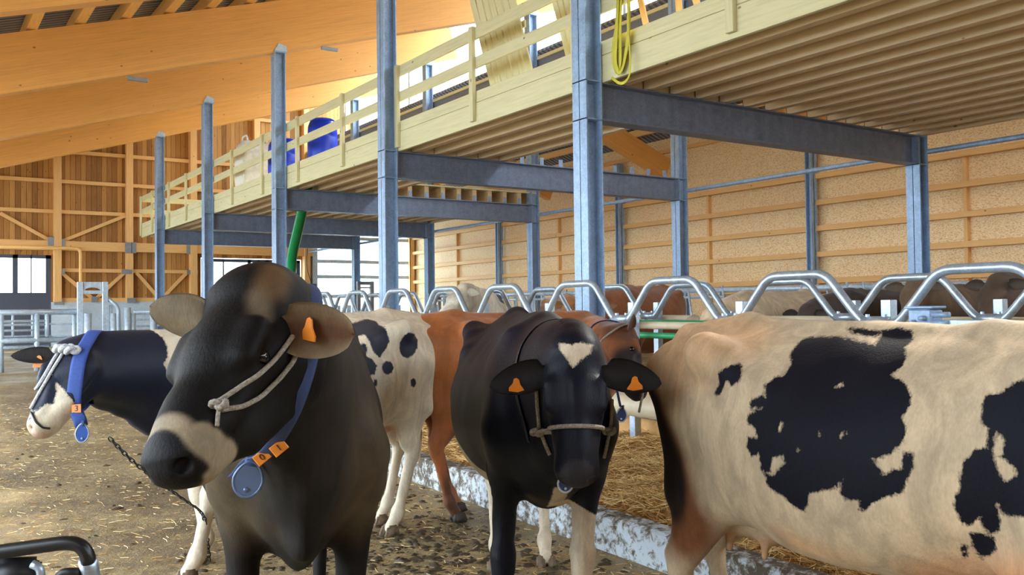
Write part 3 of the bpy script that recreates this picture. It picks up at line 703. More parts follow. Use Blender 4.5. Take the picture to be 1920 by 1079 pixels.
TRUNK = [(.30, 1.16, .80, .12), (.20, 1.30, .72, .20), (.02, 1.405, .67, .26), (-.2, 1.40, .64, .30), (-.5, 1.385, .585, .355), (-.8, 1.39, .57, .385), (-1.05, 1.405, .625, .365), (-1.25, 1.42, .74, .30), (-1.45, 1.405, .88, .245), (-1.60, 1.35, .99, .18)]
class Cow:
    def __init__(s, name, label, front, hind, scale=1.0, group=None, g=None, nominal=1.30, zs=None):
        """front/hind: world xy of the midpoints between the hooves"""
        f = np.array(front, float); h = np.array(hind, float); d = f-h; s.psi = math.atan2(d[1], d[0]); L = np.linalg.norm(d)
        s.sx = L/nominal; s.s = scale if zs is None else zs; s.g = gz(f[1]) if g is None else g
        s.root = empty(name, (f[0], f[1], s.g), label, 'cow', group); s.name = name
        s.c, s.sn = math.cos(s.psi), math.sin(s.psi); s.O = V3(f[0], f[1], s.g); s.scale = scale
        s.prims = []; s.ears = []; s.feet = []; s.parts = []
    # local <-> world (x scaled by sx, y by scale, z by s)
    def w(s, p):
        p = np.asarray(p, float); return V3(s.O[0]+s.c*p[0]-s.sn*p[1], s.O[1]+s.sn*p[0]+s.c*p[1], s.O[2]+p[2])
    def l(s, p):
        d = np.asarray(p, float)-s.O; return V3(s.c*d[0]+s.sn*d[1], -s.sn*d[0]+s.c*d[1], d[2])
    def ldir(s, d): d = np.asarray(d, float); return V3(s.c*d[0]+s.sn*d[1], -s.sn*d[0]+s.c*d[1], d[2])
    def B(s, x, y, z): return V3(x*s.sx, y*s.scale, z*s.s)     # body template -> local
    def body(s, width=1.0, belly=0.0, legs=((0, 0), (0, 0), (0, 0), (0, 0)), udder=True, hooks=1.0, tail=True, girth=1.0, lift=0.0, ud=0.0, taily=0.0):
        B = s.B; A = s.prims.append; y = s.scale*width; r = s.scale
        A(Trunk([(a*s.sx, b*s.s, (c+lift-belly*math.exp(-((a+.8)/.45)**2))*s.s, d*y*girth) for a, b, c, d in TRUNK]))
        # spine ridge, withers, hooks, pins
        A(Ecap(B(.03, 0, 1.375), B(-.25, 0, 1.375), .045*r, .04*r, k=.07)); A(Ecap(B(-.25, 0, 1.37), B(-1.25, 0, 1.395), .04*r, .04*r, k=.05))
        A(Ecap(B(-1.25, 0, 1.40), B(-1.58, 0, 1.36), .05*r, .045*r, k=.06))
        for sg in (1, -1):
            L = lambda a, b, c: V3(a*s.sx, sg*b*y, c*s.s)
            A(Ecap(L(-1.24, .245, 1.315), L(-1.14, .235, 1.30), .038*r*hooks, .03*r, k=.09)); A(Ecap(L(-1.56, .12, 1.27), L(-1.63, .115, 1.245), .042*r*hooks, .036*r, k=.07))
            A(Ecap(L(-1.24, .24, 1.32), L(-.95, .27, 1.22), .03*r, .03*r, k=.10))        # flank crest
            # shoulder
            A(Ecap(L(-.06, .13, 1.28), L(.10, .185, .98), (.05*r, .13*r), (.075*r, .12*r), side=(0, 1, 0), k=.08))
            # ribs, subtle
            for q in range(0):
                xx = -.34-.13*q; A(Ecap(L(xx+.05, .255+.012*q, 1.14), L(xx-.06, .315+.012*q, .82), .016*r, .016*r, k=.07))
            # fore leg
            i = 0 if sg > 0 else 1; dx, dy = legs[i]; fx_ = .02+dx; fy = .155+sg*dy
            A(Ecap(L(.10, .18, .95), L(-.03, .17, .78), (.085*r, .12*r), (.07*r, .105*r), k=.06))
            A(Ecap(L(-.03, .17, .78), L(fx_*.4, (.17+fy)/2+.0, .46), (.068*r, .09*r), (.042*r, .045*r), k=.05))
            K = L(fx_*.4, (.17+fy)/2, .44); A(Ecap(K, K-V3(0, 0, .05), (.05*r, .052*r), (.043*r, .045*r), k=.03))
            Fk = L(fx_, fy, .135); A(Ecap(K, Fk, (.036*r, .038*r), (.028*r, .032*r), k=.03)); A(Ecap(Fk, Fk+V3(0, 0, .01), .038*r, .038*r, k=.03))
            Hf = L(fx_+.05, fy, .05); A(Ecap(Fk, Hf, (.032*r, .034*r), (.04*r, .045*r), k=.03)); s.feet.append((Hf, sg, 0))
            # hind leg
            i = 2 if sg > 0 else 3; dx, dy = legs[i]; hx = -1.34+dx; hy = .15+sg*dy
            A(Ecap(L(-1.36, .13, 1.12), L(-1.20, .17, .84), (.10*r, .20*r), (.085*r, .17*r), k=.08))
            A(Ecap(L(-1.58, .10, 1.20), L(-1.46, .15, .80), (.075*r, .075*r), (.065*r, .085*r), k=.07))
            A(Ecap(L(-1.12, .20, .88), L(-1.10, .20, .82), (.06*r, .075*r), (.055*r, .07*r), k=.07))
            Hk = L(hx-.17, hy+.01, .53)
            A(Ecap(L(-1.27, .17, .84), Hk+V3(.03, 0, .03), (.07*r, .125*r), (.036*r, .052*r), k=.06))
            A(Ecap(L(-1.46, .15, .82), Hk+V3(-.015, 0, .035), (.035*r, .05*r), (.018*r, .02*r), k=.05))
            A(Ecap(Hk+V3(-.02, 0, .03), Hk-V3(0, 0, .05), (.034*r, .046*r), (.032*r, .042*r), k=.03))
            Fk = L(hx-.06, hy, .14); A(Ecap(Hk-V3(0, 0, .03), Fk, (.028*r, .04*r), (.026*r, .032*r), k=.03)); A(Ecap(Fk, Fk+V3(0, 0, .01), .037*r, .037*r, k=.03))
            Hf = L(hx, hy, .05); A(Ecap(Fk, Hf, (.03*r, .032*r), (.038*r, .043*r), k=.03)); s.feet.append((Hf, sg, 1))
        A(Ecap(B(.22, 0, .86), B(.0, 0, .68), (.07*r, .10*r), (.07*r, .06*r), k=.08))     # brisket
        if udder:
            A(Ecap(B(-1.30, 0, .80+ud*.6), B(-1.0, 0, .72+lift+ud*.4), (.15*r, .16*r), (.13*r, .09*r), k=.06)); A(Ecap(B(-1.26, 0, .68+ud), B(-1.12, 0, .66+ud), (.13*r, .09*r), (.12*r, .08*r), k=.04))
            for dx in (-1.30, -1.12):
                for sg in (1, -1): A(Ecap(B(dx, sg*.075, .62+ud), B(dx, sg*.08, .545+ud), .016*r, .012*r, k=.02))
        if tail:
            pts = [B(-1.60, 0, 1.36), B(-1.67, taily*.5, 1.30), B(-1.69, taily, 1.1), B(-1.66, taily, .8), B(-1.64, taily, .58)]; rs = [.045, .034, .024, .018, .02]
            for a, b, ra, rb in zip(pts, pts[1:], rs, rs[1:]): A(Ecap(a, b, ra*r, rb*r, k=.03))
            A(Ecap(pts[-1], pts[-1]-V3(0, 0, .2), .035*r, .012, k=.03))
    def head(s, poll, muz, side, n0=None, neck_r=((.17, .27), (.085, .14)), dewlap=.06, L=.5, jaw=1.0, k=1.0, sag=.0):
        """poll, muz in local coordinates; side = cow's left on the head"""
        r = s.scale*k; a = nrmz(np.asarray(muz)-np.asarray(poll)); sd = nrmz(np.asarray(side)-a*np.dot(side, a)); n = np.cross(a, sd); poll = np.asarray(poll, float)
        ln = np.linalg.norm(np.asarray(muz)-poll)/L; s.hf = (poll, a, sd, n, r, ln)
        H = lambda x, y, z: poll+a*x*ln+sd*y*r+n*z*r
        A = s.prims.append; Ad = lambda p, q, ra, rb, kk=.03, op='u', end=None: A(Ecap(H(*p), H(*q), tuple(x*r for x in ra), tuple(x*r for x in rb), side=sd, k=kk*r, op=op, end=end))
        # neck
        N0 = s.B(.02, 0, 1.10) if n0 is None else np.asarray(n0, float); N1 = H(.05, 0, -.11)
        d0 = V3(.35, 0, .12); d1 = (a*.25+n*-.45)*.0+(-n*.0); T0 = d0; T1 = (N1-N0)*.6-a*.0
        m = 7; pts = []
        for i in range(m+1):
            t = i/m; pts.append((2*t**3-3*t**2+1)*N0+(t**3-2*t**2+t)*T0*1.6+(-2*t**3+3*t**2)*N1+(t**3-t**2)*T1-V3(0, 0, sag*math.sin(PI*t)))
        y0 = V3(0, 1, 0)
        for i in range(m):
            t0, t1 = i/m, (i+1)/m; f = lambda t: (neck_r[0][0]*(1-t)+neck_r[1][0]*t, neck_r[0][1]*(1-t)+neck_r[1][1]*t)
            A(Ecap(pts[i], pts[i+1], tuple(x*r for x in f(t0)), tuple(x*r for x in f(t1)), side=y0*(1-t0)+sd*t0, k=.07))
        s.neck = pts
        if dewlap:
            for i in range(m-1):
                t = i/m; rv = (neck_r[0][1]*(1-t)+neck_r[1][1]*t)*r; w_ = nrmz(pts[i+1]-pts[i]); u = y0-w_*w_.dot(y0); dn = -np.cross(w_, nrmz(u)); dn = dn if dn[2] < 0 else -dn
                t2 = (i+1)/m; rv2 = (neck_r[0][1]*(1-t2)+neck_r[1][1]*t2)*r
                A(Ecap(pts[i]+dn*(rv*.82), pts[i+1]+dn*(rv2*.82), (.03*r, dewlap*(1-t)+.02), (.025*r, dewlap*(1-t2)+.02), side=u, k=.06))
        # skull
        Ad((.03, 0, -.075), (.20, 0, -.085), (.088, .08), (.098, .085), .05)                 # cranium
        Ad((.0, .0, -.035), (.02, 0, -.03), (.07, .04), (.075, .04), .05)                   # poll knob
        Ad((.16, 0, -.07), (.40, 0, -.085), (.082, .07), (.056, .055), .05)                # face bridge
        Ad((.36, 0, -.095), (.455, 0, -.10), (.062, .06), (.074, .06), .05)               # muzzle
        Ad((.47, 0, -.09), (.475, 0, -.095), (.066, .047), (.06, .042), .03)
        for y in (1, -1):
            Ad((.10, y*.05, -.19*jaw), (.32, y*.036, -.165*jaw), (.036, .075), (.03, .05), .05)
            Ad((.06, y*.06, -.14), (.12, y*.065, -.17), (.045, .085), (.042, .085), .06)    # cheek / jaw angle
            Ad((.155, y*.088, -.035), (.235, y*.086, -.045), (.028, .024), (.028, .022), .03)   # brow
            Ad((.25, y*.082, -.095), (.36, y*.062, -.105), (.016, .018), (.012, .014), .03)     # facial crest
            Ad((.195, y*.118, -.078), (.215, y*.119, -.08), (.016, .020), (.016, .018), .018, 's')  # orbit
            Ad((.497, y*.042, -.082), (.515, y*.058, -.088), (.014, .010), (.016, .010), .012, 's')  # nostril
            Ad((.45, y*.072, -.128), (.37, y*.064, -.135), (.010, .004), (.010, .004), .008, 's')    # mouth line
        Ad((.33, 0, -.165*jaw), (.435, 0, -.150), (.05, .035), (.048, .03), .04)             # chin
        s.H = H
    def ear(s, sg, dr, opn, L=.19, W=.055, blunt=1.0, world=False, base=(.055, .088, -.06), droop=.03, col_in=(90, 70, 60), col_out=(30, 25, 25), curl=.6, col_mid=None, rim=None):
        """dr, opn as (along nose, outward, up) in the head frame"""
        poll, a, sd, n, r, ln = s.hf; D = (lambda v: nrmz(v)) if world else (lambda v: nrmz(a*v[0]+sd*sg*v[1]+n*v[2])); d = D(dr); o = D(opn); o = nrmz(o-d*o.dot(d)); wd = np.cross(d, o)
        b = s.H(base[0], sg*base[1], base[2]); nu, nv = 18, 12; Vs = []; cols = []
        for lay in (0, 1):
            for i in range(nu+1):
                t = i/nu; w = W*r*(max(0, math.sin(PI*min(1, (t*.93+.07))**(.72+.28*(blunt-1))))**(.75/blunt))*(1.0 if t < .98 else .3)
                if t < .12: w = max(w*.6, .022*r)
                for j in range(nv+1):
                    v = j/nv*2-1; cp = curl*(1-t*.75)
                    x = v*w*(1-.25*cp*v*v); z = (abs(v)**1.8)*w*cp*1.0-droop*r*t*t*0
                    th = (.009*(1-t)+.003)*r*(1-.6*abs(v)); off = th if lay == 0 else -th
                    p = b+d*(L*r*t)+wd*x+o*(z+off)-V3(0, 0, 1)*droop*r*t*t
                    Vs.append(p)
                    if lay == 0:
                        k = min(1, max(0, abs(v)*1.3-.2)); ci = np.array(col_mid or col_in); co = np.array(rim or col_in); cols.append(ci*(1-k)+co*k)
                    else: cols.append(np.array(col_out))
        F = []; m = nv+1; K = (nu+1)*m
        for i in range(nu):
            for j in range(nv):
                q = (i*m+j, i*m+j+1, (i+1)*m+j+1, (i+1)*m+j); F.append(q[::-1]); F.append(tuple(x+K for x in q))
        for i in range(nu):
            F.append((i*m, (i+1)*m, (i+1)*m+K, i*m+K)); F.append((i*m+nv, i*m+nv+K, (i+1)*m+nv+K, (i+1)*m+nv))
        for j in range(nv): F.append((nu*m+j, nu*m+j+1, nu*m+j+1+K, nu*m+j+K))
        s.ears.append((np.array(Vs), F, np.array([lin(c)[:3] for c in cols]))); s.earframe = getattr(s, 'earframe', {}); s.earframe[sg] = (b, d, wd, o, L*r)
    def finish(s, mat, colfn, patchfn=None, res=.014, headres=None, hoof='hoof', nz=.004):
        lo = np.min([p.lo for p in s.prims], 0)-.03; hi = np.max([p.hi for p in s.prims], 0)+.03
        if headres:
            poll, a, sd, n, r, ln = s.hf; c = poll+a*.27; e = .36*r
            axes = [graded(lo[i], hi[i], headres, res, c[i]-e, c[i]+e) for i in range(3)]
        else: axes = [np.arange(lo[i], hi[i]+res, res) for i in range(3)]
        D = build_sdf(s.prims, axes); V, F = surface_nets(D, axes); V = relax(V.astype(float), F, 2, .5)
        V = V[:]; del D
        # soft relief of the hide
        q = (vnoise(V, 9)-.5)*nz*2+(vnoise(V+3, 3.3)-.5)*nz*3
        N = np.zeros_like(V); e1 = V[F[:, 2]]-V[F[:, 0]]; e2 = V[F[:, 3]]-V[F[:, 1]]; fn = np.cross(e1, e2)
        for k in range(4):
            for j in range(3): N[:, j] += np.bincount(F[:, k], fn[:, j], len(V))
        N /= np.linalg.norm(N, axis=1)[:, None]+1e-12; V = V+N*q[:, None]; s.N = N
        s.bvh = BVHTree.FromPolygons([tuple(v) for v in V], F.tolist())
        col = colfn(V, N) if callable(colfn) else np.tile(lin(colfn)[:3], (len(V), 1))
        pat = patchfn(V, N) if patchfn else np.full(len(V), 1.0)
        faces = F.tolist(); k = len(V); Vs = [V]; Cs = [col]; Ps = [pat]
        for ev, ef, ec in s.ears:
            Vs.append(ev); Cs.append(ec); Ps.append(np.full(len(ev), 1.0)); faces += [[i+k for i in f] for f in ef]; k += len(ev)
        Va = np.concatenate(Vs); Ca = np.concatenate(Cs); Pa = np.concatenate(Ps)
        # to world-oriented coordinates about the root
        R = np.array([[s.c, -s.sn, 0], [s.sn, s.c, 0], [0, 0, 1]]); Vw = Va@R.T
        me = bpy.data.meshes.new('body'); me.from_pydata(Vw.tolist(), [], faces); smooth(me)
        at = me.attributes.new('col', 'FLOAT_COLOR', 'POINT'); at.data.foreach_set('color', np.concatenate([Ca, np.ones((len(Ca), 1))], 1).astype(np.float32).ravel())
        at = me.attributes.new('patch', 'FLOAT', 'POINT'); at.data.foreach_set('value', Pa.astype(np.float32))
        me.materials.append(mat); o = bpy.data.objects.new('body', me); COL.objects.link(o); o.parent = s.root; s.body_o = o
        for Hf, sg, hd in s.feet: s.hoof(Hf, hoof)
        return o
    def toobj(s, p):  # local -> root space
        return Vector((s.c*p[0]-s.sn*p[1], s.sn*p[0]+s.c*p[1], p[2]))
    def hoof(s, Hf, mat):
        bm = bmesh.new(); r = s.scale
        for y in (-.029, .029):
            res = bmesh.ops.create_cube(bm, size=1); vs = res['verts']
            for v in vs:
                top = v.co.z > 0; fr = v.co.x > 0
                v.co = Vector(((.055 if fr else -.04)*(1 if not top else .72)+(.018 if not top and fr else 0), v.co.y*(.052 if not fr else .04)*(1 if not top else .9)+y, .075 if top else .0))
        bmesh.ops.bevel(bm, geom=bm.edges[:], offset=.012, segments=2, affect='EDGES')
        for v in bm.verts: v.co *= r; v.co = Vector((s.c*v.co.x-s.sn*v.co.y, s.sn*v.co.x+s.c*v.co.y, v.co.z))
        me = bpy.data.meshes.new('hoof'); bm.to_mesh(me); bm.free(); smooth(me); me.materials.append(M_[mat])
        o = bpy.data.objects.new('hoof', me); COL.objects.link(o); o.parent = s.root; p = s.toobj((Hf[0], Hf[1], 0)); o.location = p
    def eyes(s, rad=.021, which=(1, -1)):
        for sg in which:
            bm = bmesh.new(); bmesh.ops.create_uvsphere(bm, u_segments=20, v_segments=14, radius=rad*s.hf[4])
            me = bpy.data.meshes.new('eye'); bm.to_mesh(me); bm.free(); smooth(me); me.materials.append(M_['eye'])
            o = bpy.data.objects.new('eye', me); COL.objects.link(o); o.parent = s.root; o.location = s.toobj(s.H(.205, sg*.093, -.078))
    def part(s, name, V, F, mat, label=None, sm=True, parent=None):
        """V in local coordinates"""
        W = [s.toobj(v) for v in V]; c = sum(W, Vector())/len(W); base = parent.location if parent is not None else Vector()
        me = mesh(name, [w-c for w in W], F, M_[mat], sm); o = bpy.data.objects.new(name, me); COL.objects.link(o)
        o.parent = parent or s.root; o.location = c-(parent.location if parent is not None else Vector())
        if label: o['label'] = label
        return o
    def surf(s, o, d):
        """first hit on the hide from o towards d (local)"""
        h = s.bvh.ray_cast(Vector(o), Vector(d).normalized()); return (np.array(h[0]), np.array(h[1])) if h[0] else None
    def surfpx(s, u, v, off=.006):
        R = s.ldir(ray(u, v)); h = s.bvh.ray_cast(Vector(s.l(CAM)), Vector(R).normalized())
        if not h[0]: return None
        return np.array(h[0])+np.array(h[1])*off, np.array(h[1])
    def ring(s, c, n, off=.006, seg=48, up=None, rmax=.6):
        """closed loop lying on the hide in the plane (c, n)"""
        n = nrmz(n); u = nrmz(np.cross(n, V3(0.01, .02, 1) if up is None else up)); v = np.cross(n, u); pts = []; nm = []
        for i in range(seg):
            q = 2*PI*i/seg; d = u*math.cos(q)+v*math.sin(q); h = s.bvh.ray_cast(Vector(c+d*rmax), Vector(-d))
            if h[0] is None or (Vector(h[0])-Vector(c)).dot(Vector(d)) < .02: p = c+d*.1
            else: p = np.array(h[0])
            pts.append(p+d*off); nm.append(Vector(d))
        P_ = np.array(pts)
        for _ in range(3): P_ = P_*.5+(np.roll(P_, 1, 0)+np.roll(P_, -1, 0))*.25
        return P_, nm
    def rope(s, name, pts, r, mat, parent=None, closed=False, seg=8, flat=None, nrm=None, label=None):
        V, F = tube_geo([Vector(p) for p in pts], r, seg, flat=flat, closed=closed, nrm=nrm); return s.part(name, V, F, mat, label, parent=parent)
def on_px(cow, pxs, off=.006, n=8):
    """smooth path on the hide through pixel way-points of the photograph's rope"""
    out = []
    for (a, b) in zip(pxs, pxs[1:]):
        for i in range(n):
            t = i/n; h = cow.surfpx(a[0]*(1-t)+b[0]*t, a[1]*(1-t)+b[1]*t, off)
            if h is not None: out.append(h[0])
    h = cow.surfpx(*pxs[-1], off)
    if h is not None: out.append(h[0])
    P_ = np.array(out)
    if len(P_) > 4:
        for _ in range(2): P_[1:-1] = P_[1:-1]*.5+(P_[:-2]+P_[2:])*.25
    return P_
def paint(col, V, a, b, r, soft, c, k=1.0):
    a = np.asarray(a, float); b = np.asarray(b, float); d = b-a; L = max(d.dot(d), 1e-9); t = np.clip(((V-a)@d)/L, 0, 1)
    dist = np.linalg.norm(V-(a+t[:, None]*d), axis=1); f = np.clip((r+soft-dist)/(soft+1e-9), 0, 1)*k
    f = f*f*(3-2*f); return col*(1-f[:, None])+np.array(lin(c)[:3])*f[:, None]
def tagshape(cow, c, u, v, n, size, mat='tag', parent=None, name='ear_tag'):
    """small flag-shaped ear tag: narrow neck, wide base. c centre, u width dir, v up dir, n normal (local)"""
    o = [(-.5, -.42), (.5, -.42), (.5, -.2), (.25, .1), (.16, .42), (0, .5), (-.16, .42), (-.25, .1), (-.5, -.2)]
    V = [np.asarray(c)+u*x*size+v*y*size+n*.002 for x, y in o]+[np.asarray(c)+u*x*size+v*y*size-n*.002 for x, y in o]; m = len(o)
    F = [tuple(range(m)), tuple(range(2*m-1, m-1, -1))]+[(i, i+m, (i+1) % m+m, (i+1) % m) for i in range(m)]
    return cow.part(name, V, F, mat, sm=False, parent=parent)
def textmesh(s, body, c, u, v, size, mat, parent, name='number'):
    cu = bpy.data.curves.new('t', 'FONT'); cu.body = body; cu.size = size; cu.align_x = 'CENTER'; cu.align_y = 'CENTER'; cu.extrude = .0008
    to = bpy.data.objects.new('t', cu); me = bpy.data.meshes.new_from_object(to); bpy.data.objects.remove(to)
    u = nrmz(u); v = nrmz(v); n = np.cross(u, v)
    V = [np.asarray(c)+u*p.co.x+v*p.co.y+n*p.co.z for p in me.vertices]; F = [tuple(p.vertices) for p in me.polygons]; bpy.data.meshes.remove(me)
    return s.part(name, V, F, mat, sm=False, parent=parent)
# ================================================================== COWS
def GP(u, d): p = P(u, 585, d); return (p.x, p.y)
def CD(r, u, t): return RT*r+UPV*u-FW*t       # direction given as (image right, image up, towards camera)
def crop(pts, x0, y0, k): return [(x0+a*k, y0+b*k) for a, b in pts]
def blob(cx, cy, rx, ry, n=10, rot=0): return [(cx+rx*math.cos(q)*math.cos(rot)-ry*math.sin(q)*math.sin(rot), cy+rx*math.cos(q)*math.sin(rot)+ry*math.sin(q)*math.cos(rot)) for q in (2*PI*i/n for i in range(n))]
def marking(cow, px, e1=(1, 0, 0), e2=(0, 0, 1)):
    """outline of a coat marking: traced points looked up on the hide, kept as a 2D outline in the animal's own side (or face) view"""
    out = []; last = next((h[0] for h in (cow.surfpx(u, v, 0) for u, v in px) if h is not None), cow.hf[0])
    for (a, b) in zip(px, px[1:]+px[:1]):
        for t in (0, .5):
            u = a[0]*(1-t)+b[0]*t; v = a[1]*(1-t)+b[1]*t; h = cow.surfpx(u, v, 0)
            if h is None:
                # traced point just off the silhouette: continue in the plane of the last point found
                n = np.cross(e1, e2); q = last; o = cow.l(CAM); d = cow.ldir(ray(u, v)); h = (o+d*(np.dot(q-o, n)/np.dot(d, n)), None)
            else: last = h[0]
            out.append((np.dot(h[0], e1), np.dot(h[0], e2)))
    return out
def sdside(V, poly, e1=(1, 0, 0), e2=(0, 0, 1)):
    return polysd(V@np.array(e1, float), V@np.array(e2, float), poly) if len(poly) > 3 else np.full(len(V), 1.0)
BLACK = lin((17, 18, 26))
def add_collar(cow, p1, p2, c, mat, w=.022, label=None, off=.008):
    n = np.cross(p1-c, p2-c); pts, nm = cow.ring(c, n, off); o = cow.rope('collar', pts, .004, mat, closed=True, flat=(w, .003), nrm=nm, seg=10, label=label); return o, n, pts
def pendant(cow, c, up, nrm_, w, h, t, mat, parent, rim=None):
    up = nrmz(up); n = nrmz(nrm_-up*np.dot(nrm_, up)); r = np.cross(up, n); V = []; F = []; prof = []
    for i in range(28):
        q = 2*PI*i/28; x = math.cos(q); y = math.sin(q); wy = 1-.22*max(0, y); prof.append((x*wy*w/2, y*h/2 if y < 0 else y**1.0*h/2))
    for z, k in ((-t/2, .86), (-t/2*.6, 1), (t/2*.6, 1), (t/2, .86)):
        V += [np.asarray(c)+r*x*k+up*y*k+n*z for x, y in prof]
    m = 28
    for j in range(3): F += [(j*m+i, j*m+(i+1) % m, (j+1)*m+(i+1) % m, (j+1)*m+i) for i in range(m)]
    F += [tuple(range(m))[::-1], tuple(range(3*m, 4*m))]; o = cow.part('transponder', V, F, mat, parent=parent, sm=False)
    V, Fc = tube_geo([Vector(np.asarray(c)+r*x*.97+up*y*.97+n*t*.35) for x, y in prof], t*.22, 6, closed=True); cow.part('transponder_rim', V, Fc, rim or 'white_rim', parent=parent)
    V, Fc = tube_geo([Vector(np.asarray(c)-up*h*.28+n*(t/2-.002)), Vector(np.asarray(c)-up*h*.28+n*(t/2+.003))], w*.09, 12); cow.part('transponder_button', V, Fc, rim or 'white_rim', parent=parent)
    V, Fc = tube_geo([Vector(np.asarray(c)+up*h*.36+n*t*.4), Vector(np.asarray(c)+up*h*.62)], .012, 8, flat=(.02, .006)); cow.part('transponder_loop', V, Fc, 'blued', parent=parent)
def numblock(cow, c, u, v, n, w, h, txt, parent, tsize=None):
    u, v, n = map(nrmz, (u, v, n)); V = []; 
    for z, k in ((-.004, 1), (.004, 1), (.007, .9)):
        V += [np.asarray(c)+u*x*w/2*k+v*y*h/2*k+n*z for x, y in ((-1, -1), (1, -1), (1, 1), (-1, 1))]
    F = [(0, 3, 2, 1), (8, 9, 10, 11)]+[(j*4+i, j*4+(i+1) % 4, (j+1)*4+(i+1) % 4, (j+1)*4+i) for j in (0, 1) for i in range(4)]
    b = cow.part('number_block', V, F, 'tag', sm=False, parent=parent)
    textmesh(cow, txt, np.asarray(c)+n*.0085, u, v, tsize or h*.75, 'tagtext', parent)
def knot(cow, c, r, mat, parent=None, name='halter_knot'):
    pts = []
    for i in range(40):
        q = 2*PI*i/40; pts.append(Vector((math.sin(q)+2*math.sin(2*q), math.cos(q)-2*math.cos(2*q), -math.sin(3*q)))*r*.33+Vector(c))
    V, F = tube_geo(pts, r*.42, 7, closed=True); return cow.part(name, V, F, mat, parent=parent)

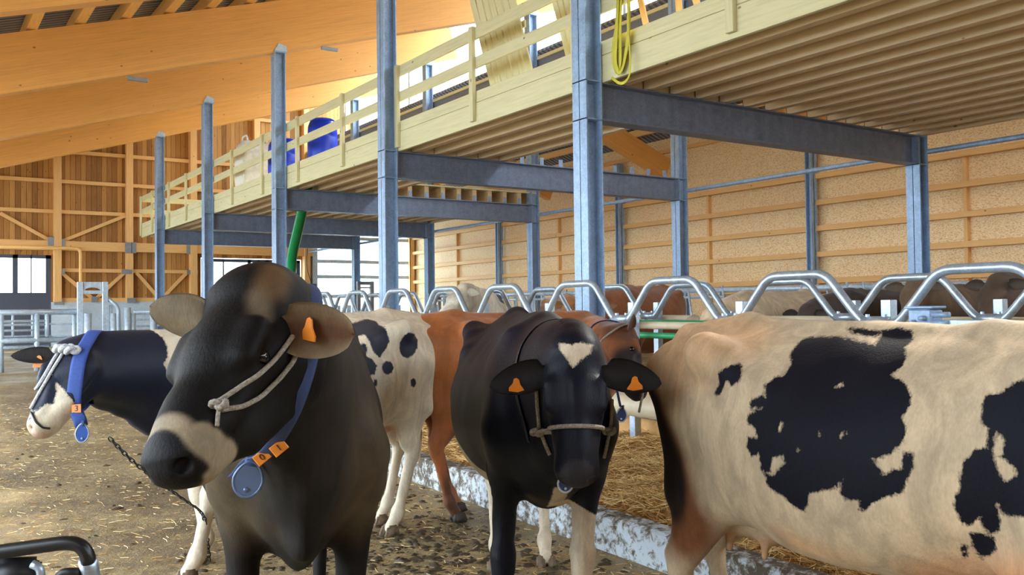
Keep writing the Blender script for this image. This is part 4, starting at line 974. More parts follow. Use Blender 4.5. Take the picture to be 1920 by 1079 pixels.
# ---------------------------------------------------------------- A: dark brown cow in the foreground
def cowA():
    c = Cow('cow', 'dark brown foreground cow, head turned left, pale muzzle ring, rope halter, numbered blue collar', GP(556, 2.86), GP(532, 4.02), 1.0, None, nominal=1.36)
    c.body(legs=((.0, .0), (.0, .0), (0, 0), (0, 0)), girth=.92)
    c.A_ = 1
    for sg in (1, -1): c.prims.append(Ecap(c.B(.16, sg*.17, 1.02), c.B(.05, sg*.215, .86), .06, .05, k=.05))
    c.prims.append(Ecap(c.B(.42, 0, 1.02), c.B(.30, 0, .74), (.022, .07), (.03, .07), k=.05)); c.prims.append(Ecap(c.B(.30, 0, .76), c.B(.10, 0, .66), (.03, .05), (.04, .05), k=.06))
    c.head(c.l(P(452, 530, 2.24)), c.l(P(256, 826, 1.84)), c.ldir(CD(.83, .10, .54)), neck_r=((.15, .26), (.105, .16)), dewlap=.09, k=1.12, jaw=1.08)
    c.ear(1, c.ldir(CD(.96, -.12, .22)), c.ldir(CD(-.12, .0, 1)), world=True, L=.168, W=.066, blunt=1.7, base=(.09, .095, -.085), curl=.6, droop=.0, col_in=(112, 96, 72), col_mid=(84, 56, 36), col_out=(60, 50, 42), rim=(128, 112, 88))
    c.ear(-1, c.ldir(CD(-.80, .50, -.1)), c.ldir(CD(.15, .1, -1)), world=True, L=.165, W=.056, blunt=1.5, base=(.085, .085, -.05), curl=.45, col_in=(100, 88, 72), col_out=(112, 98, 78), rim=(100, 88, 72))
    def col(V, N):
        k = np.tile(lin((27, 23, 21))[:3], (len(V), 1)); H = c.H
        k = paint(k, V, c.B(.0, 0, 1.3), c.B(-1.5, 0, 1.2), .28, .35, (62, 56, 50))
        k = paint(k, V, c.B(.12, .2, 1.0), c.B(.1, .2, .85), .08, .15, (84, 72, 55), .85); k = paint(k, V, c.B(.12, -.2, 1.0), c.B(.1, -.2, .85), .08, .15, (84, 72, 55), .85)
        k = paint(k, V, c.B(.28, 0, 1.1), c.B(.22, 0, .8), .02, .10, (96, 82, 62), .7)
        k = paint(k, V, H(.10, 0, -.05), H(.40, 0, -.1), .12, .10, (16, 13, 13)); k = paint(k, V, H(.12, .05, -.15), H(.3, .05, -.15), .10, .08, (20, 17, 15))
        k = paint(k, V, H(-.02, .075, -.02), H(.03, .085, -.02), .018, .045, (100, 76, 50), .9); k = paint(k, V, H(.07, .07, -.02), H(.11, .085, -.03), .012, .035, (120, 104, 84), .7)
        k = paint(k, V, H(.245, .12, -.10), H(.20, .13, -.115), .004, .016, (110, 92, 62), .8)
        k = paint(k, V, H(.445, 0, -.075), H(.455, 0, -.15), .064, .014, (150, 135, 112)); k = paint(k, V, H(.42, .06, -.15), H(.41, -.06, -.15), .035, .014, (150, 135, 112))
        k = paint(k, V, H(.44, .065, -.08), H(.43, .07, -.14), .032, .014, (150, 135, 112)); k = paint(k, V, H(.44, -.065, -.08), H(.43, -.07, -.14), .032, .014, (150, 135, 112))
        k = paint(k, V, H(.502, .0, -.06), H(.51, 0, -.10), .064, .012, (22, 19, 21)); return k
    c.finish(coat('dark_brown_coat', BLACK, sheen=.0, rough=.6, gloss=.15), col, None, res=.013, headres=.0065, hoof='hoofd', nz=.004)
    c.eyes(.020)
    # halter
    h = 'rope'
    p1 = c.surfpx(292, 742, 0); p2 = c.surfpx(400, 752, 0); cc = c.H(.33, 0, -.11)
    root = None
    if p1 and p2:
        pts, nm = c.ring(cc, np.cross(p1[0]-cc, p2[0]-cc), .006); root = c.rope('halter', pts, .0062, h, closed=True, label='pale braided rope halter')
    for path in ([(408, 755), (440, 735), (480, 705), (512, 676), (532, 650), (545, 632)], [(412, 772), (450, 764), (490, 738), (520, 710), (545, 680), (556, 655)]):
        q = on_px(c, path, .007)
        if len(q) > 3: c.rope('halter_strap', q, .006, h, parent=root)
    kp = c.surfpx(409, 762, .01)
    if kp: knot(c, kp[0], .018, h, root)
    q = on_px(c, [(408, 768), (405, 785), (403, 802)], .007)
    if len(q) > 3: c.rope('rope_end', q, .005, h, parent=root)
    # collar
    a = c.surfpx(577, 690, 0); b = c.surfpx(497, 850, 0); m = c.neck[4]
    print('A collar', a is not None, b is not None)
    if a and b:
        co, n, pts = add_collar(c, a[0], b[0], m, 'blued', .021)
        uu = nrmz(b[0]-a[0]) 
        for px, t in (((522, 830), '1'), ((498, 849), '0')):
            s_ = c.surfpx(*px, .016)
            if s_: 
                nn = c.ldir(-ray(*px)); nn = nrmz(nn); u = c.ldir(CD(.78, .62, 0)); v = np.cross(nn, u); numblock(c, s_[0], u, v, nn, .042, .030, t, co, .024)
        nn = nrmz(c.ldir(-ray(465, 895))); s_ = c.surfpx(478, 868, .02)
        d = (np.dot(c.w(s_[0])-CAM, FW) if s_ else 2.3)-.03
        pendant(c, c.l(P(466, 898, d)), c.ldir(CD(.25, 1, 0)), nn, .078, .10, .022, 'pendg', co, rim='pendg')
    # ear tag inside the near ear
    b_, d_, w_, o_, L_ = c.earframe[1]
    tagshape(c, b_+d_*L_*.42+o_*.02-w_*.0, nrmz(d_+o_*.6), -nrmz(np.cross(d_, o_)), nrmz(o_-d_*.6), .06)
    return c
# ---------------------------------------------------------------- B: piebald cow on the left
def cowB():
    c = Cow('cow', 'black and white piebald cow, head at the far left, blue collar with orange number 3', (1.33, 4.93), (2.475, 5.14), .95, None, nominal=1.24)
    c.body(legs=((.10, .0), (-.10, .0), (.16, .0), (.02, .0)), hooks=1.3, ud=.04, taily=-.14)
    c.head(c.l(P(112, 664, 4.36)), c.l(P(38, 806, 4.12)), c.ldir(CD(-.12, .0, 1)), neck_r=((.17, .25), (.09, .145)), n0=c.B(.02, 0, 1.06), dewlap=.12, jaw=1.05)
    c.ear(1, c.ldir(CD(-.93, .04, .35)), c.ldir(CD(.3, .35, .9)), world=True, L=.20, W=.046, blunt=1.2, base=(.07, .085, -.05), curl=.5, droop=.0, col_in=(34, 28, 28), col_out=(26, 24, 28))
    c.ear(-1, c.ldir(CD(.2, .1, -1)), c.ldir(CD(-1, 0, 0)), world=True, L=.18, W=.05, curl=.5, col_in=(34, 28, 28), col_out=(26, 24, 28))
    neckp = crop([(340, 160), (480, 110), (560, 60), (1000, 20), (1225, 60), (1300, 210), (1305, 290), (1270, 350)], 0, 600, .241)+[(330, 720), (330, 800), (300, 850)]+crop([(940, 900), (700, 770), (620, 700), (570, 640), (490, 540), (430, 480), (440, 560), (420, 650), (350, 660), (270, 720), (215, 790), (170, 785), (155, 730), (150, 640), (200, 520), (240, 420), (262, 300), (300, 240)], 0, 600, .241)
    spots = [[(640, 616), (662, 606), (688, 598), (706, 603), (724, 620), (731, 640), (722, 656), (712, 672), (700, 660), (692, 640), (684, 628), (672, 630), (662, 638), (655, 655), (640, 650)],
             blob(681, 656, 8, 12), crop([(95, 150), (130, 165), (150, 195), (142, 230), (122, 235), (105, 200)], 640, 600, .4438), blob(727, 690, 11, 13), blob(766, 648, 17, 25, rot=.25), blob(704, 718, 3.5, 8), blob(775, 718, 5, 9)]
    def col(V, N):
        k = np.tile(lin((222, 208, 184))[:3], (len(V), 1))
        k = paint(k, V, c.B(-1.30, 0, .72), c.B(-1.05, 0, .66), .13, .06, (206, 160, 128), .9)
        k = paint(k, V, c.B(-1.5, .15, .55), c.B(-1.42, .15, .1), .05, .08, (170, 140, 100), .6)
        k = paint(k, V, c.H(.50, 0, -.06), c.H(.5, 0, -.1), .03, .03, (200, 160, 140), .8); return k
    def pat(V, N):
        e1 = (1, 0, 0); e2 = (0, 0, 1)
        d = sdside(V, marking(c, neckp)); d = np.where(V[:, 1] > -.3, d, .2)
        for s_ in spots: d = np.minimum(d, np.where(V[:, 1] > -.02, sdside(V, marking(c, s_)), .2))
        far = (vnoise(V*[1, .4, 1], 2.6)-.62)*.4*-1; d = np.minimum(d, np.where((V[:, 1] < -.06) & (V[:, 0] < -.1) & (V[:, 2] > .8), -(vnoise(V, 2.4)-.56)*.5, .2)); return d
    c.finish(coat('piebald_coat', lin((26, 32, 50)), sheen=.04, rough=.5, gloss=.3), col, pat, res=.013, headres=.009, nz=.003)
    c.eyes(.021)
    root = None
    for path in ([(60, 768), (75, 740), (92, 708), (108, 682), (122, 660)], [(57, 758), (70, 730), (86, 700), (102, 676), (115, 657)]):
        q = on_px(c, path, .007)
        if len(q) > 3:
            o = c.rope('halter' if root is None else 'halter_strap', q, .0075, 'ropew', parent=root, label='white and blue braided rope halter' if root is None else None); root = root or o
    q = on_px(c, [(37, 750), (50, 758), (57, 768)], .007); 
    if len(q) > 3: c.rope('halter_strap', q, .006, 'ropew', parent=root)
    q = on_px(c, [(60, 775), (68, 792), (80, 802), (93, 803)], .006)
    if len(q) > 3: c.rope('halter_strap', q, .005, 'blackp', parent=root)
    a = c.surfpx(150, 672, 0); b = c.surfpx(137, 752, 0)
    if a and b:
        co, n, pts = add_collar(c, a[0], b[0], c.neck[6], 'bluew', .034)
        s_ = c.surfpx(138, 763, .02); nn = nrmz(c.ldir(-ray(138, 763))); u = c.ldir(CD(1, .05, 0)); numblock(c, s_[0], u, np.cross(nn, u), nn, .045, .04, '3', co, .036)
        e = np.dot(c.w(s_[0])-CAM, FW)
        tubeV, tubeF = tube_geo([Vector(c.l(P(143, 772, e))), Vector(c.l(P(150, 788, e-.01))), Vector(c.l(P(153, 800, e-.01)))], .01, 8, flat=(.028, .004), nrm=[Vector(nn)]*3); c.part('collar_tail', tubeV, tubeF, 'bluew', parent=co)
        pendant(c, c.l(P(154, 812, e-.015)), c.ldir(CD(0.05, 1, 0)), nn, .056, .088, .018, 'pend', co)
    # buckle and tied rope ends behind the poll
    for px in ((116, 652), (126, 652), (136, 655)):
        s_ = c.surfpx(px[0], px[1]+6, .015)
        if s_: knot(c, s_[0], .03, 'ropew', root)
    b_, d_, w_, o_, L_ = c.earframe[1]; nn = nrmz(c.ldir(-ray(45, 690))); u = c.ldir(CD(1, 0, 0))
    s_ = c.surfpx(60, 690, .0); tc = b_+d_*L_*.38+nn*.012
    tagshape(c, tc+c.ldir(CD(0, -.028, 0)), u, c.ldir(CD(0, 1, 0)), nn, .062)
    # lead chain running from the throat back and down
    pts = [P(205, 822, 4.35), P(250, 868, 4.35), P(300, 905, 4.4), P(345, 938, 4.5), P(383, 962, 4.6), P(388, 1010, 4.65), P(392, 1052, 4.7)]
    pp = [Vector(c.l(p)) for p in fillet(pts, .15, 6)]; V = []; F = []
    # resample into links
    acc = [pp[0]]; 
    for a, b in zip(pp, pp[1:]):
        n_ = max(1, int((b-a).length/.022))
        for i in range(1, n_+1): acc.append(a.lerp(b, i/n_))
    for i, (a, b) in enumerate(zip(acc, acc[1:])):
        t = (b-a).normalized(); s1 = t.cross(Vector((0, 0, 1)) if i % 2 else Vector((1, .3, .2))).normalized()
        m_ = (a+b)/2; L_ = (b-a).length*.75; ring_ = [m_+t*math.cos(q)*L_+s1*math.sin(q)*.010 for q in (2*PI*k/10 for k in range(10))]
        v, f = tube_geo(ring_, .0032, 5, closed=True); k = len(V); V += v; F += [tuple(x+k for x in g_) for g_ in f]
    c.part('lead_chain', V, F, 'blackp', label='dark metal lead chain')
    return c
# ---------------------------------------------------------------- D: red-brown cow
def cowD():
    c = Cow('cow', 'red-brown cow standing behind the black cow, brown blue-collared head beside the cream rump', (3.02+1.04, 5.16-.02), (3.02, 5.16), .94, None, nominal=1.22)
    c.body(legs=((0, 0), (0, 0), (.20, .0), (.03, .03)), udder=False, tail=False)
    c.prims.append(Ecap(c.B(-1.22, 0, .74), c.B(-1.06, 0, .70), .10, .09, k=.06))
    c.head(c.l(P(1182, 622, 5.75)), c.l(P(1226, 742, 5.45)), c.ldir(CD(-.25, .1, -1)), neck_r=((.16, .25), (.09, .15)), dewlap=.04)
    c.ear(-1, (-.25, .8, .1), (.6, .1, .5), L=.17, W=.05, col_in=(90, 60, 40), col_out=(90, 56, 34)); c.ear(1, (-.2, .9, .1), (.6, .1, .5), L=.17, W=.05, col_in=(90, 60, 40), col_out=(90, 56, 34))
    def col(V, N):
        k = np.tile(lin((158, 92, 46))[:3], (len(V), 1)); q = vnoise(V, 3); k = k*(.75+.5*q[:, None])
        k = paint(k, V, c.B(-1.1, -.2, .95), c.B(-1.25, -.2, .55), .06, .12, (44, 30, 24), .9); k = paint(k, V, c.B(-.7, -.3, .8), c.B(-.3, -.3, .8), .12, .2, (90, 52, 30), .7)
        for sg in (1, -1): k = paint(k, V, c.B(-1.34, sg*.15, .25), c.B(-1.34, sg*.15, .0), .05, .12, (78, 48, 30), .8)
        k = paint(k, V, c.H(.25, 0, -.1), c.H(.52, 0, -.1), .10, .06, (30, 22, 22)); k = paint(k, V, c.H(.0, 0, 0), c.H(.05, 0, -.1), .12, .08, (96, 56, 32)); return k
    c.finish(coat('red_brown_coat', BLACK, sheen=.2, rough=.55), col, None, res=.015, headres=.011, hoof='hoofd', nz=.004)
    c.eyes(.02)
    m = c.neck[6]; a = nrmz(c.neck[6]-c.neck[4]); pts, nm = c.ring(m, a, .008); co = c.rope('collar', pts, .004, 'bluew', closed=True, flat=(.03, .003), nrm=nm, label='blue webbing collar')
    lowest = min(range(len(pts)), key=lambda i: pts[i][2]); nn = nrmz(c.ldir(CD(0, 0, 1)))
    pendant(c, c.l(P(1165, 778, 5.55)), c.ldir(CD(.1, 1, 0)), nn, .065, .09, .02, 'blued', co)
    V, F = tube_geo([Vector(pts[lowest]), Vector(c.l(P(1163, 762, 5.55)))], .008, 8); c.part('collar_tail', V, F, 'blued', parent=co)
    pts, nm = c.ring(c.H(.04, 0, -.12), nrmz(c.hf[1]+c.hf[3]*.5), .008); ro = c.rope('halter', pts, .007, 'rope', closed=True, label='tan rope halter')
    pts, nm = c.ring(c.H(.36, 0, -.11), c.hf[1], .008); c.rope('halter_strap', pts, .007, 'rope', closed=True, parent=ro)
    e = 5.3; kc = c.l(P(1207, 730, e)); knot(c, kc, .028, 'rope', ro); V, F = tube_geo([Vector(kc), Vector(c.l(P(1203, 750, e))), Vector(c.l(P(1198, 774, e)))], .007, 8); c.part('rope_end', V, F, 'rope', parent=ro)
    return c
# ---------------------------------------------------------------- E: black cow facing the camera
def cowE():
    c = Cow('cow', 'black cow facing the camera, white triangle on the forehead, orange tags in both ears', GP(1022, 3.62), (2.745, 4.05), .97, None, nominal=1.30)
    c.body(legs=((.02, -.045), (.0, -.045), (.04, .0), (.10, .02)), hooks=1.25, girth=.98)
    c.head(c.l(P(1078, 646, 3.02)), c.l(P(1083, 886, 2.82)), c.ldir(CD(1, -.02, .05)), neck_r=((.17, .27), (.10, .155)), dewlap=.07, k=.96)
    c.ear(1, (.18, .97, -.05), (.2, .1, 1), L=.23, W=.066, blunt=1.3, base=(.085, .085, -.07), curl=.5, droop=.0, col_in=(24, 20, 22), col_out=(20, 18, 22), rim=(20, 18, 20))
    c.ear(-1, (.22, .95, -.05), (.2, .1, 1), L=.23, W=.066, blunt=1.3, base=(.085, .085, -.07), curl=.5, droop=.0, col_in=(24, 20, 22), col_out=(20, 18, 22), rim=(20, 18, 20))
    tri = crop([(565, 192), (640, 200), (690, 188), (755, 203), (740, 250), (690, 285), (642, 328), (600, 270), (570, 230)], 860, 580, .3336)
    def col(V, N):
        k = np.tile(lin((216, 200, 176))[:3], (len(V), 1)); return paint(k, V, c.H(.46, 0, -.09), c.H(.49, 0, -.10), .09, .01, (46, 44, 50))
    def pat(V, N):
        # signed: negative = black
        w = np.full(len(V), 1.0)       # distance to white areas (neg inside)
        poll, a, sd, n, r, ln = c.hf; t = sdside(V, marking(c, tri, tuple(sd), tuple(a)), tuple(sd), tuple(a)); fr = ((V-poll)@n > -.12) & (V[:, 0] > .3); w = np.where(fr, np.minimum(w, t), w)
        x, y, z = V[:, 0], V[:, 1], V[:, 2]
        hind = np.maximum(z-.60-.5*(x+1.45)*.3, x+.95); w = np.minimum(w, hind)
        nose = np.linalg.norm((V-c.H(.485, 0, -.075))*np.array([1, 1, 1]), axis=1)-.058; w = np.minimum(w, nose)
        belly = np.maximum(z-(.74+.05*np.sin(x*9+1.5)), np.maximum(-x-1.2, x+.14)); w = np.minimum(w, belly)
        fl = np.maximum(z-.62-.6*(.12-y), np.maximum(-y+.03, -x-.3)); fl = np.maximum(fl, -(z-.02)*0+(-1)); w = np.minimum(w, fl)
        ch = np.maximum(np.abs(y-.02)-.03, np.maximum(z-.74, -x+.05)); w = np.minimum(w, ch)
        return -w
    c.finish(coat('black_coat', lin((12, 15, 30)), sheen=.0, rough=.5, gloss=.22), col, pat, res=.013, headres=.008, nz=.004, hoof='hoof')
    c.eyes(.021)
    nb, nm = c.ring(c.H(.30, 0, -.10), nrmz(c.hf[1]-c.hf[3]*.25), .007); ro = c.rope('halter', nb, .0075, 'rope', closed=True, label='grey braided rope halter')
    for path in ([(1010, 722), (1011, 760), (1014, 803)], [(1144, 752), (1143, 790), (1140, 815)], [(1016, 808), (1024, 832), (1032, 852)], [(1139, 815), (1134, 840), (1130, 856)]):
        q = on_px(c, path, .008)
        if len(q) > 3: c.rope('halter_strap', q, .007, 'rope', parent=ro)
    for px in ((1013, 808), (1139, 808)):
        s_ = c.surfpx(*px, .012)
        if s_: knot(c, s_[0], .022, 'rope', ro)
    for sg in (1, -1):
        b_, d_, w_, o_, L_ = c.earframe[sg]; nn = nrmz(c.ldir(-ray(1080, 700))); u = c.ldir(CD(1, 0, 0)); tc = b_+d_*L_*.56+o_*.025+c.ldir(CD(0, -.022, 0))
        t_ = tagshape(c, tc, nrmz(u+c.ldir(CD(0, -.15*sg*-1, 0))), c.ldir(CD(0, 1, 0)), nn, .052)
    pts, nm = c.ring(c.neck[3], nrmz(c.neck[4]-c.neck[2]), .004); co = c.rope('collar', pts, .004, 'blackp', closed=True, flat=(.022, .003), nrm=nm, label='dark webbing collar')
    pendant(c, c.l(P(1060, 906, 2.98)), c.ldir(CD(0, 1, 0)), nrmz(c.ldir(CD(0, 0, 1))), .05, .06, .02, 'blued', co)
    return c
# ---------------------------------------------------------------- F: large spotted cow on the right
def cowF():
    c = Cow('cow', 'large cream cow with big black patches filling the right side, its head outside the picture', (2.47, 1.10), (2.47, 2.27), .985, None, nominal=1.36, zs=.97)
    c.body(legs=((0, 0), (0, 0), (-.14, .0), (.02, .0)), hooks=1.7, girth=.97, lift=.075, ud=.06, taily=.0)
    c.head(c.B(.78, -.1, 1.42), c.B(1.16, -.12, 1.08), V3(0, 1, 0), dewlap=.1)
    for sg in (1, -1): c.ear(sg, (-.1, .95, .1), (.6, .1, .5), col_in=(200, 170, 140), col_out=(200, 176, 140))
    K = (1180, 560, .4812)
    main = [(690, 150), (820, 148), (880, 160), (930, 175), (960, 185), (985, 125), (1045, 112), (1100, 125), (1105, 165), (1075, 190), (1080, 230), (1060, 270), (1015, 300), (1070, 320), (1095, 370), (1095, 420), (1060, 465), (1080, 500), (1070, 550), (1040, 590), (1000, 615), (940, 632), (975, 655), (985, 690), (1030, 665), (1055, 670), (1070, 605), (1105, 592), (1108, 650), (1090, 700), (1060, 760), (1000, 775), (960, 790), (910, 835), (890, 825), (900, 790), (840, 785), (822, 760), (828, 700), (800, 740), (740, 755), (700, 760), (695, 800), (685, 830), (640, 815), (600, 770), (565, 755), (530, 720), (535, 685), (560, 690), (605, 640), (600, 612), (560, 620), (545, 680), (515, 680), (505, 600), (480, 620), (455, 580), (460, 540), (500, 545), (490, 510), (455, 480), (470, 445), (520, 430), (470, 425), (470, 395), (515, 378), (530, 385), (525, 340), (570, 305), (605, 300), (630, 260), (625, 220), (660, 170)]
    pol = [main, [(840, 112), (900, 116), (985, 128), (960, 150), (900, 145), (862, 132)], [(345, 290), (375, 270), (430, 250), (442, 280), (430, 320), (400, 345), (385, 325), (375, 320), (360, 370), (340, 385), (330, 370), (350, 335)],
           [(1560, 300), (1480, 340), (1440, 370), (1385, 375), (1370, 430), (1375, 490), (1400, 510), (1390, 580), (1340, 590), (1300, 640), (1285, 700), (1290, 740), (1265, 780), (1265, 820), (1300, 885), (1340, 880), (1370, 850), (1380, 900), (1410, 925), (1440, 910), (1448, 870), (1430, 800), (1470, 850), (1560, 850)],
           [(1325, 910), (1370, 915), (1425, 930), (1425, 990), (1370, 1020), (1345, 980)], [(1305, 950), (1320, 970), (1315, 1010), (1295, 1010), (1290, 970)]]
    holes = [[(1435, 520), (1465, 560), (1450, 620), (1500, 660), (1510, 690), (1465, 720), (1440, 680), (1415, 600)], [(590, 475), (600, 490), (585, 520), (578, 512)], [(735, 522), (752, 516), (742, 540)], [(838, 515), (850, 525), (830, 545), (820, 535)], [(655, 578), (664, 590), (650, 602)], [(800, 345), (830, 330), (832, 342)]]
    def col(V, N):
        k = np.tile(lin((186, 166, 138))[:3], (len(V), 1))
        k = paint(k, V, c.B(-1.2, -.2, 1.38), c.B(-1.55, -.1, 1.3), .12, .15, (186, 142, 100), .6)
        k = paint(k, V, c.B(-1.60, -.18, 1.0), c.B(-1.40, -.25, .70), .10, .12, (110, 66, 38), .9); k = paint(k, V, c.B(-1.64, -.15, 1.05), c.B(-1.50, -.22, .82), .10, .07, (28, 20, 18), .97); k = paint(k, V, c.B(-1.70, 0, 1.1), c.B(-1.66, 0, .4), .05, .03, (40, 28, 22), .95)
        k = paint(k, V, c.B(-1.60, -.15, .55), c.B(-1.5, -.15, .2), .02, .06, (120, 74, 42), .8)
        k = paint(k, V, c.B(-.05, -.25, .75), c.B(-.35, -.2, .66), .04, .12, (206, 140, 90), .7); k = paint(k, V, c.B(-.8, -.3, .72), c.B(-.6, -.3, .68), .02, .10, (206, 150, 104), .6)
        k = paint(k, V, c.B(-1.25, 0, .62), c.B(-1.05, 0, .6), .10, .06, (170, 134, 104), .8); return k
    def pat(V, N):
        d = np.full(len(V), .5); side = V[:, 1] < .06
        for p in pol: d = np.minimum(d, sdside(V, marking(c, crop(p, *K))))
        for p in holes: d = np.maximum(d, -sdside(V, marking(c, crop(p, *K))))
        far = -(vnoise(V, 2.1)-.55)*.5; return np.where(side, d, far)
    c.finish(coat('cream_coat', lin((15, 15, 24)), sheen=.03, rough=.65, gloss=.12), col, pat, res=.013, hoof='hoof', nz=.004)
    c.eyes(.02)
    return c
cowsX = [cowA(), cowB(), cowD(), cowE(), cowF()]
# ---------------------------------------------------------------- cows in the far stalls
def farcow(label, front, hind, scale, base, patch=None, headdown=.0, res=.03, faces=0, seed=0):
    c = Cow('cow', label, front, hind, scale, 'cows in the far stalls', nominal=1.36, g=gz(front[1])+.17, zs=scale*.965); c.body(udder=False, tail=False)
    c.head(c.B(.72, faces*.25, 1.45-headdown), c.B(1.02, faces*.55, 1.12-headdown*1.2), V3(-faces*.8, 1, 0)); 
    for sg in (1, -1): c.ear(sg, (-.1, .95, .1), (.6, .1, .5), col_in=[x*.8 for x in base], col_out=base)
    def pat(V, N): return -(vnoise(V+seed*3.1, 2.4)-.5)*.5 if patch else np.full(len(V), 1.0)
    def col(V, N): k = np.tile(lin(base)[:3], (len(V), 1)); return k*(.75+.5*vnoise(V, 3)[:, None])
    c.finish(coat('far_cow_coat', lin(patch or (20, 20, 28)), sheen=.15), col, pat, res=res); return c
def at(u, d): p = P(u, 575, d); return p
for lab, u0, d0, u1, d1, s_, base, pt, hd, fc, sd_ in (
    ('black and white cow standing in the far stalls behind the divider humps', 905, 11.2, 900, 12.6, 1.0, (222, 212, 192), (20, 22, 30), .0, -1, 2),
    ('small brown cow in the far stalls left of the widest column', 1062, 11.5, 1050, 12.9, .95, (178, 118, 66), None, .1, 0, 3),
    ('rusty brown cow in the far stalls just right of the widest column', 1165, 10.7, 1225, 11.5, 1.03, (142, 84, 44), None, .2, 0, 4),
    ('cream cow in the far stalls behind the spotted back', 1400, 9.2, 1490, 9.9, .97, (216, 192, 158), None, .25, 0, 5),
    ('dark grey-brown cow in the far stalls behind the lock block', 1590, 8.8, 1700, 9.5, .98, (66, 56, 50), None, .2, 0, 6),
    ('brown-grey cow in the far stalls right of the right hand column', 1765, 8.7, 1830, 9.5, 1.02, (108, 86, 66), None, .0, 0, 7),
    ('dark brown cow in the far stalls at the right edge', 1950, 7.9, 2060, 8.5, 1.03, (84, 68, 54), None, .0, 0, 8)):
    a, b = at(u0, d0), at(u1, d1); dv = (b-a); dv.z = 0; dv = dv.normalized()*1.32; farcow(lab, (a.x, a.y), (a.x+dv.x, a.y+dv.y), s_, base, pt, hd, .03, fc, sd_)
# ================================================================== STALLS, GATES, STRAW
XC = 3.30
o = None
def curb():
    V = []; F = []; ys = np.linspace(-2, 24, 80)
    pr = [(0, -.05), (0, .19), (.015, .205), (.13, .205), (.145, .19), (.145, -.05)]
    for y in ys:
        for x, z in pr: V.append((XC+x, y, z+gz(y)))
    m = len(pr)
    for i in range(len(ys)-1):
        for k in range(m): l = (k+1) % m; F.append((i*m+k, (i+1)*m+k, (i+1)*m+l, i*m+l))
    o = link('curb', mesh('curb', V, F, M_['curb'])); tag(o, 'low whitewashed concrete kerb between the aisle and the straw beds', 'kerb', kind='structure')
curb()
def strands(name, n, xr, yr, zf, L, w, label, cat, dens=None, up=.25, seed=1, mat='straw', jit=.0):
    g = np.random.default_rng(seed); x = g.uniform(*xr, n); y = yr[0]+(yr[1]-yr[0])*g.random(n)**(dens or 1)
    a = g.uniform(0, 2*PI, n); b = g.normal(0, up, n); l = g.uniform(.4, 1, n)*L; z = np.array([zf(i, j) for i, j in zip(x, y)])+g.random(n)*jit
    d = np.stack([np.cos(a)*np.cos(b), np.sin(a)*np.cos(b), np.sin(b)], 1)*l[:, None]/2; c = np.stack([x, y, z], 1)
    s = np.cross(d, np.array([0, 0, 1.0])); s /= np.linalg.norm(s, axis=1)[:, None]+1e-9; up_ = np.cross(s, d); up_ /= np.linalg.norm(up_, axis=1)[:, None]+1e-9
    bend = (g.random((n, 1))-.5)*.3*l[:, None]*s; V = np.empty((n, 9, 3))
    for k, (t, bb) in enumerate(((-1, 0), (0, 1), (1, 0))):
        base = c+d*t+bend*bb
        V[:, k*3] = base+s*w; V[:, k*3+1] = base-s*w; V[:, k*3+2] = base+up_*w*1.5
    f = np.array([[0, 1, 4, 3], [1, 2, 5, 4], [2, 0, 3, 5], [3, 4, 7, 6], [4, 5, 8, 7], [5, 3, 6, 8]])
    F = (f[None]+9*np.arange(n)[:, None, None]).reshape(-1, 4)
    me = bpy.data.meshes.new(name); me.from_pydata(V.reshape(-1, 3).tolist(), [], F.tolist())
    at = me.attributes.new('tint', 'FLOAT', 'POINT'); at.data.foreach_set('value', np.repeat(g.random(n), 9).astype(np.float32)); me.materials.append(M_[mat])
    o = bpy.data.objects.new(name, me); COL.objects.link(o); tag(o, label, cat, kind='stuff'); return o
def bedz(x, y): 
    t = min(1, max(0, (x-XC-.14)/.25)); return gz(y)+.13+.09*t+.035*math.sin(x*5+1)*math.sin(y*3.7)+.02*math.sin(y*11+x*7)
def bed():
    xs = np.linspace(XC+.14, 9.6, 70); ys = np.linspace(-2, 22, 200)
    V = [(x, y, bedz(x, y)) for y in ys for x in xs]; nx = len(xs)
    F = [(j*nx+i, j*nx+i+1, (j+1)*nx+i+1, (j+1)*nx+i) for j in range(len(ys)-1) for i in range(nx-1)]
    o = link('straw_bed', mesh('straw_bed', V, F, M_['strawbase'], True)); tag(o, 'packed golden straw bedding behind the kerb', 'straw bed', kind='stuff')
    strands('straw_bedding', 60000, (XC+.12, 6.2), (1.2, 10), bedz, .16, .0017, 'loose golden straw stalks strewn over the bedding', 'straw', dens=1.3, jit=.035)
    strands('straw_bedding', 14000, (6.2, 9.4), (1.5, 18), bedz, .2, .003, 'loose straw stalks on the far stall rows', 'straw', jit=.03, seed=3)
bed()
def fz(x, y): return gz(y)+.004
strands('straw_litter', 9000, (-3, XC), (3.2, 14), fz, .07, .0016, 'short straw bits scattered over the dirty aisle floor', 'straw', up=.12, seed=5, dens=1.7)
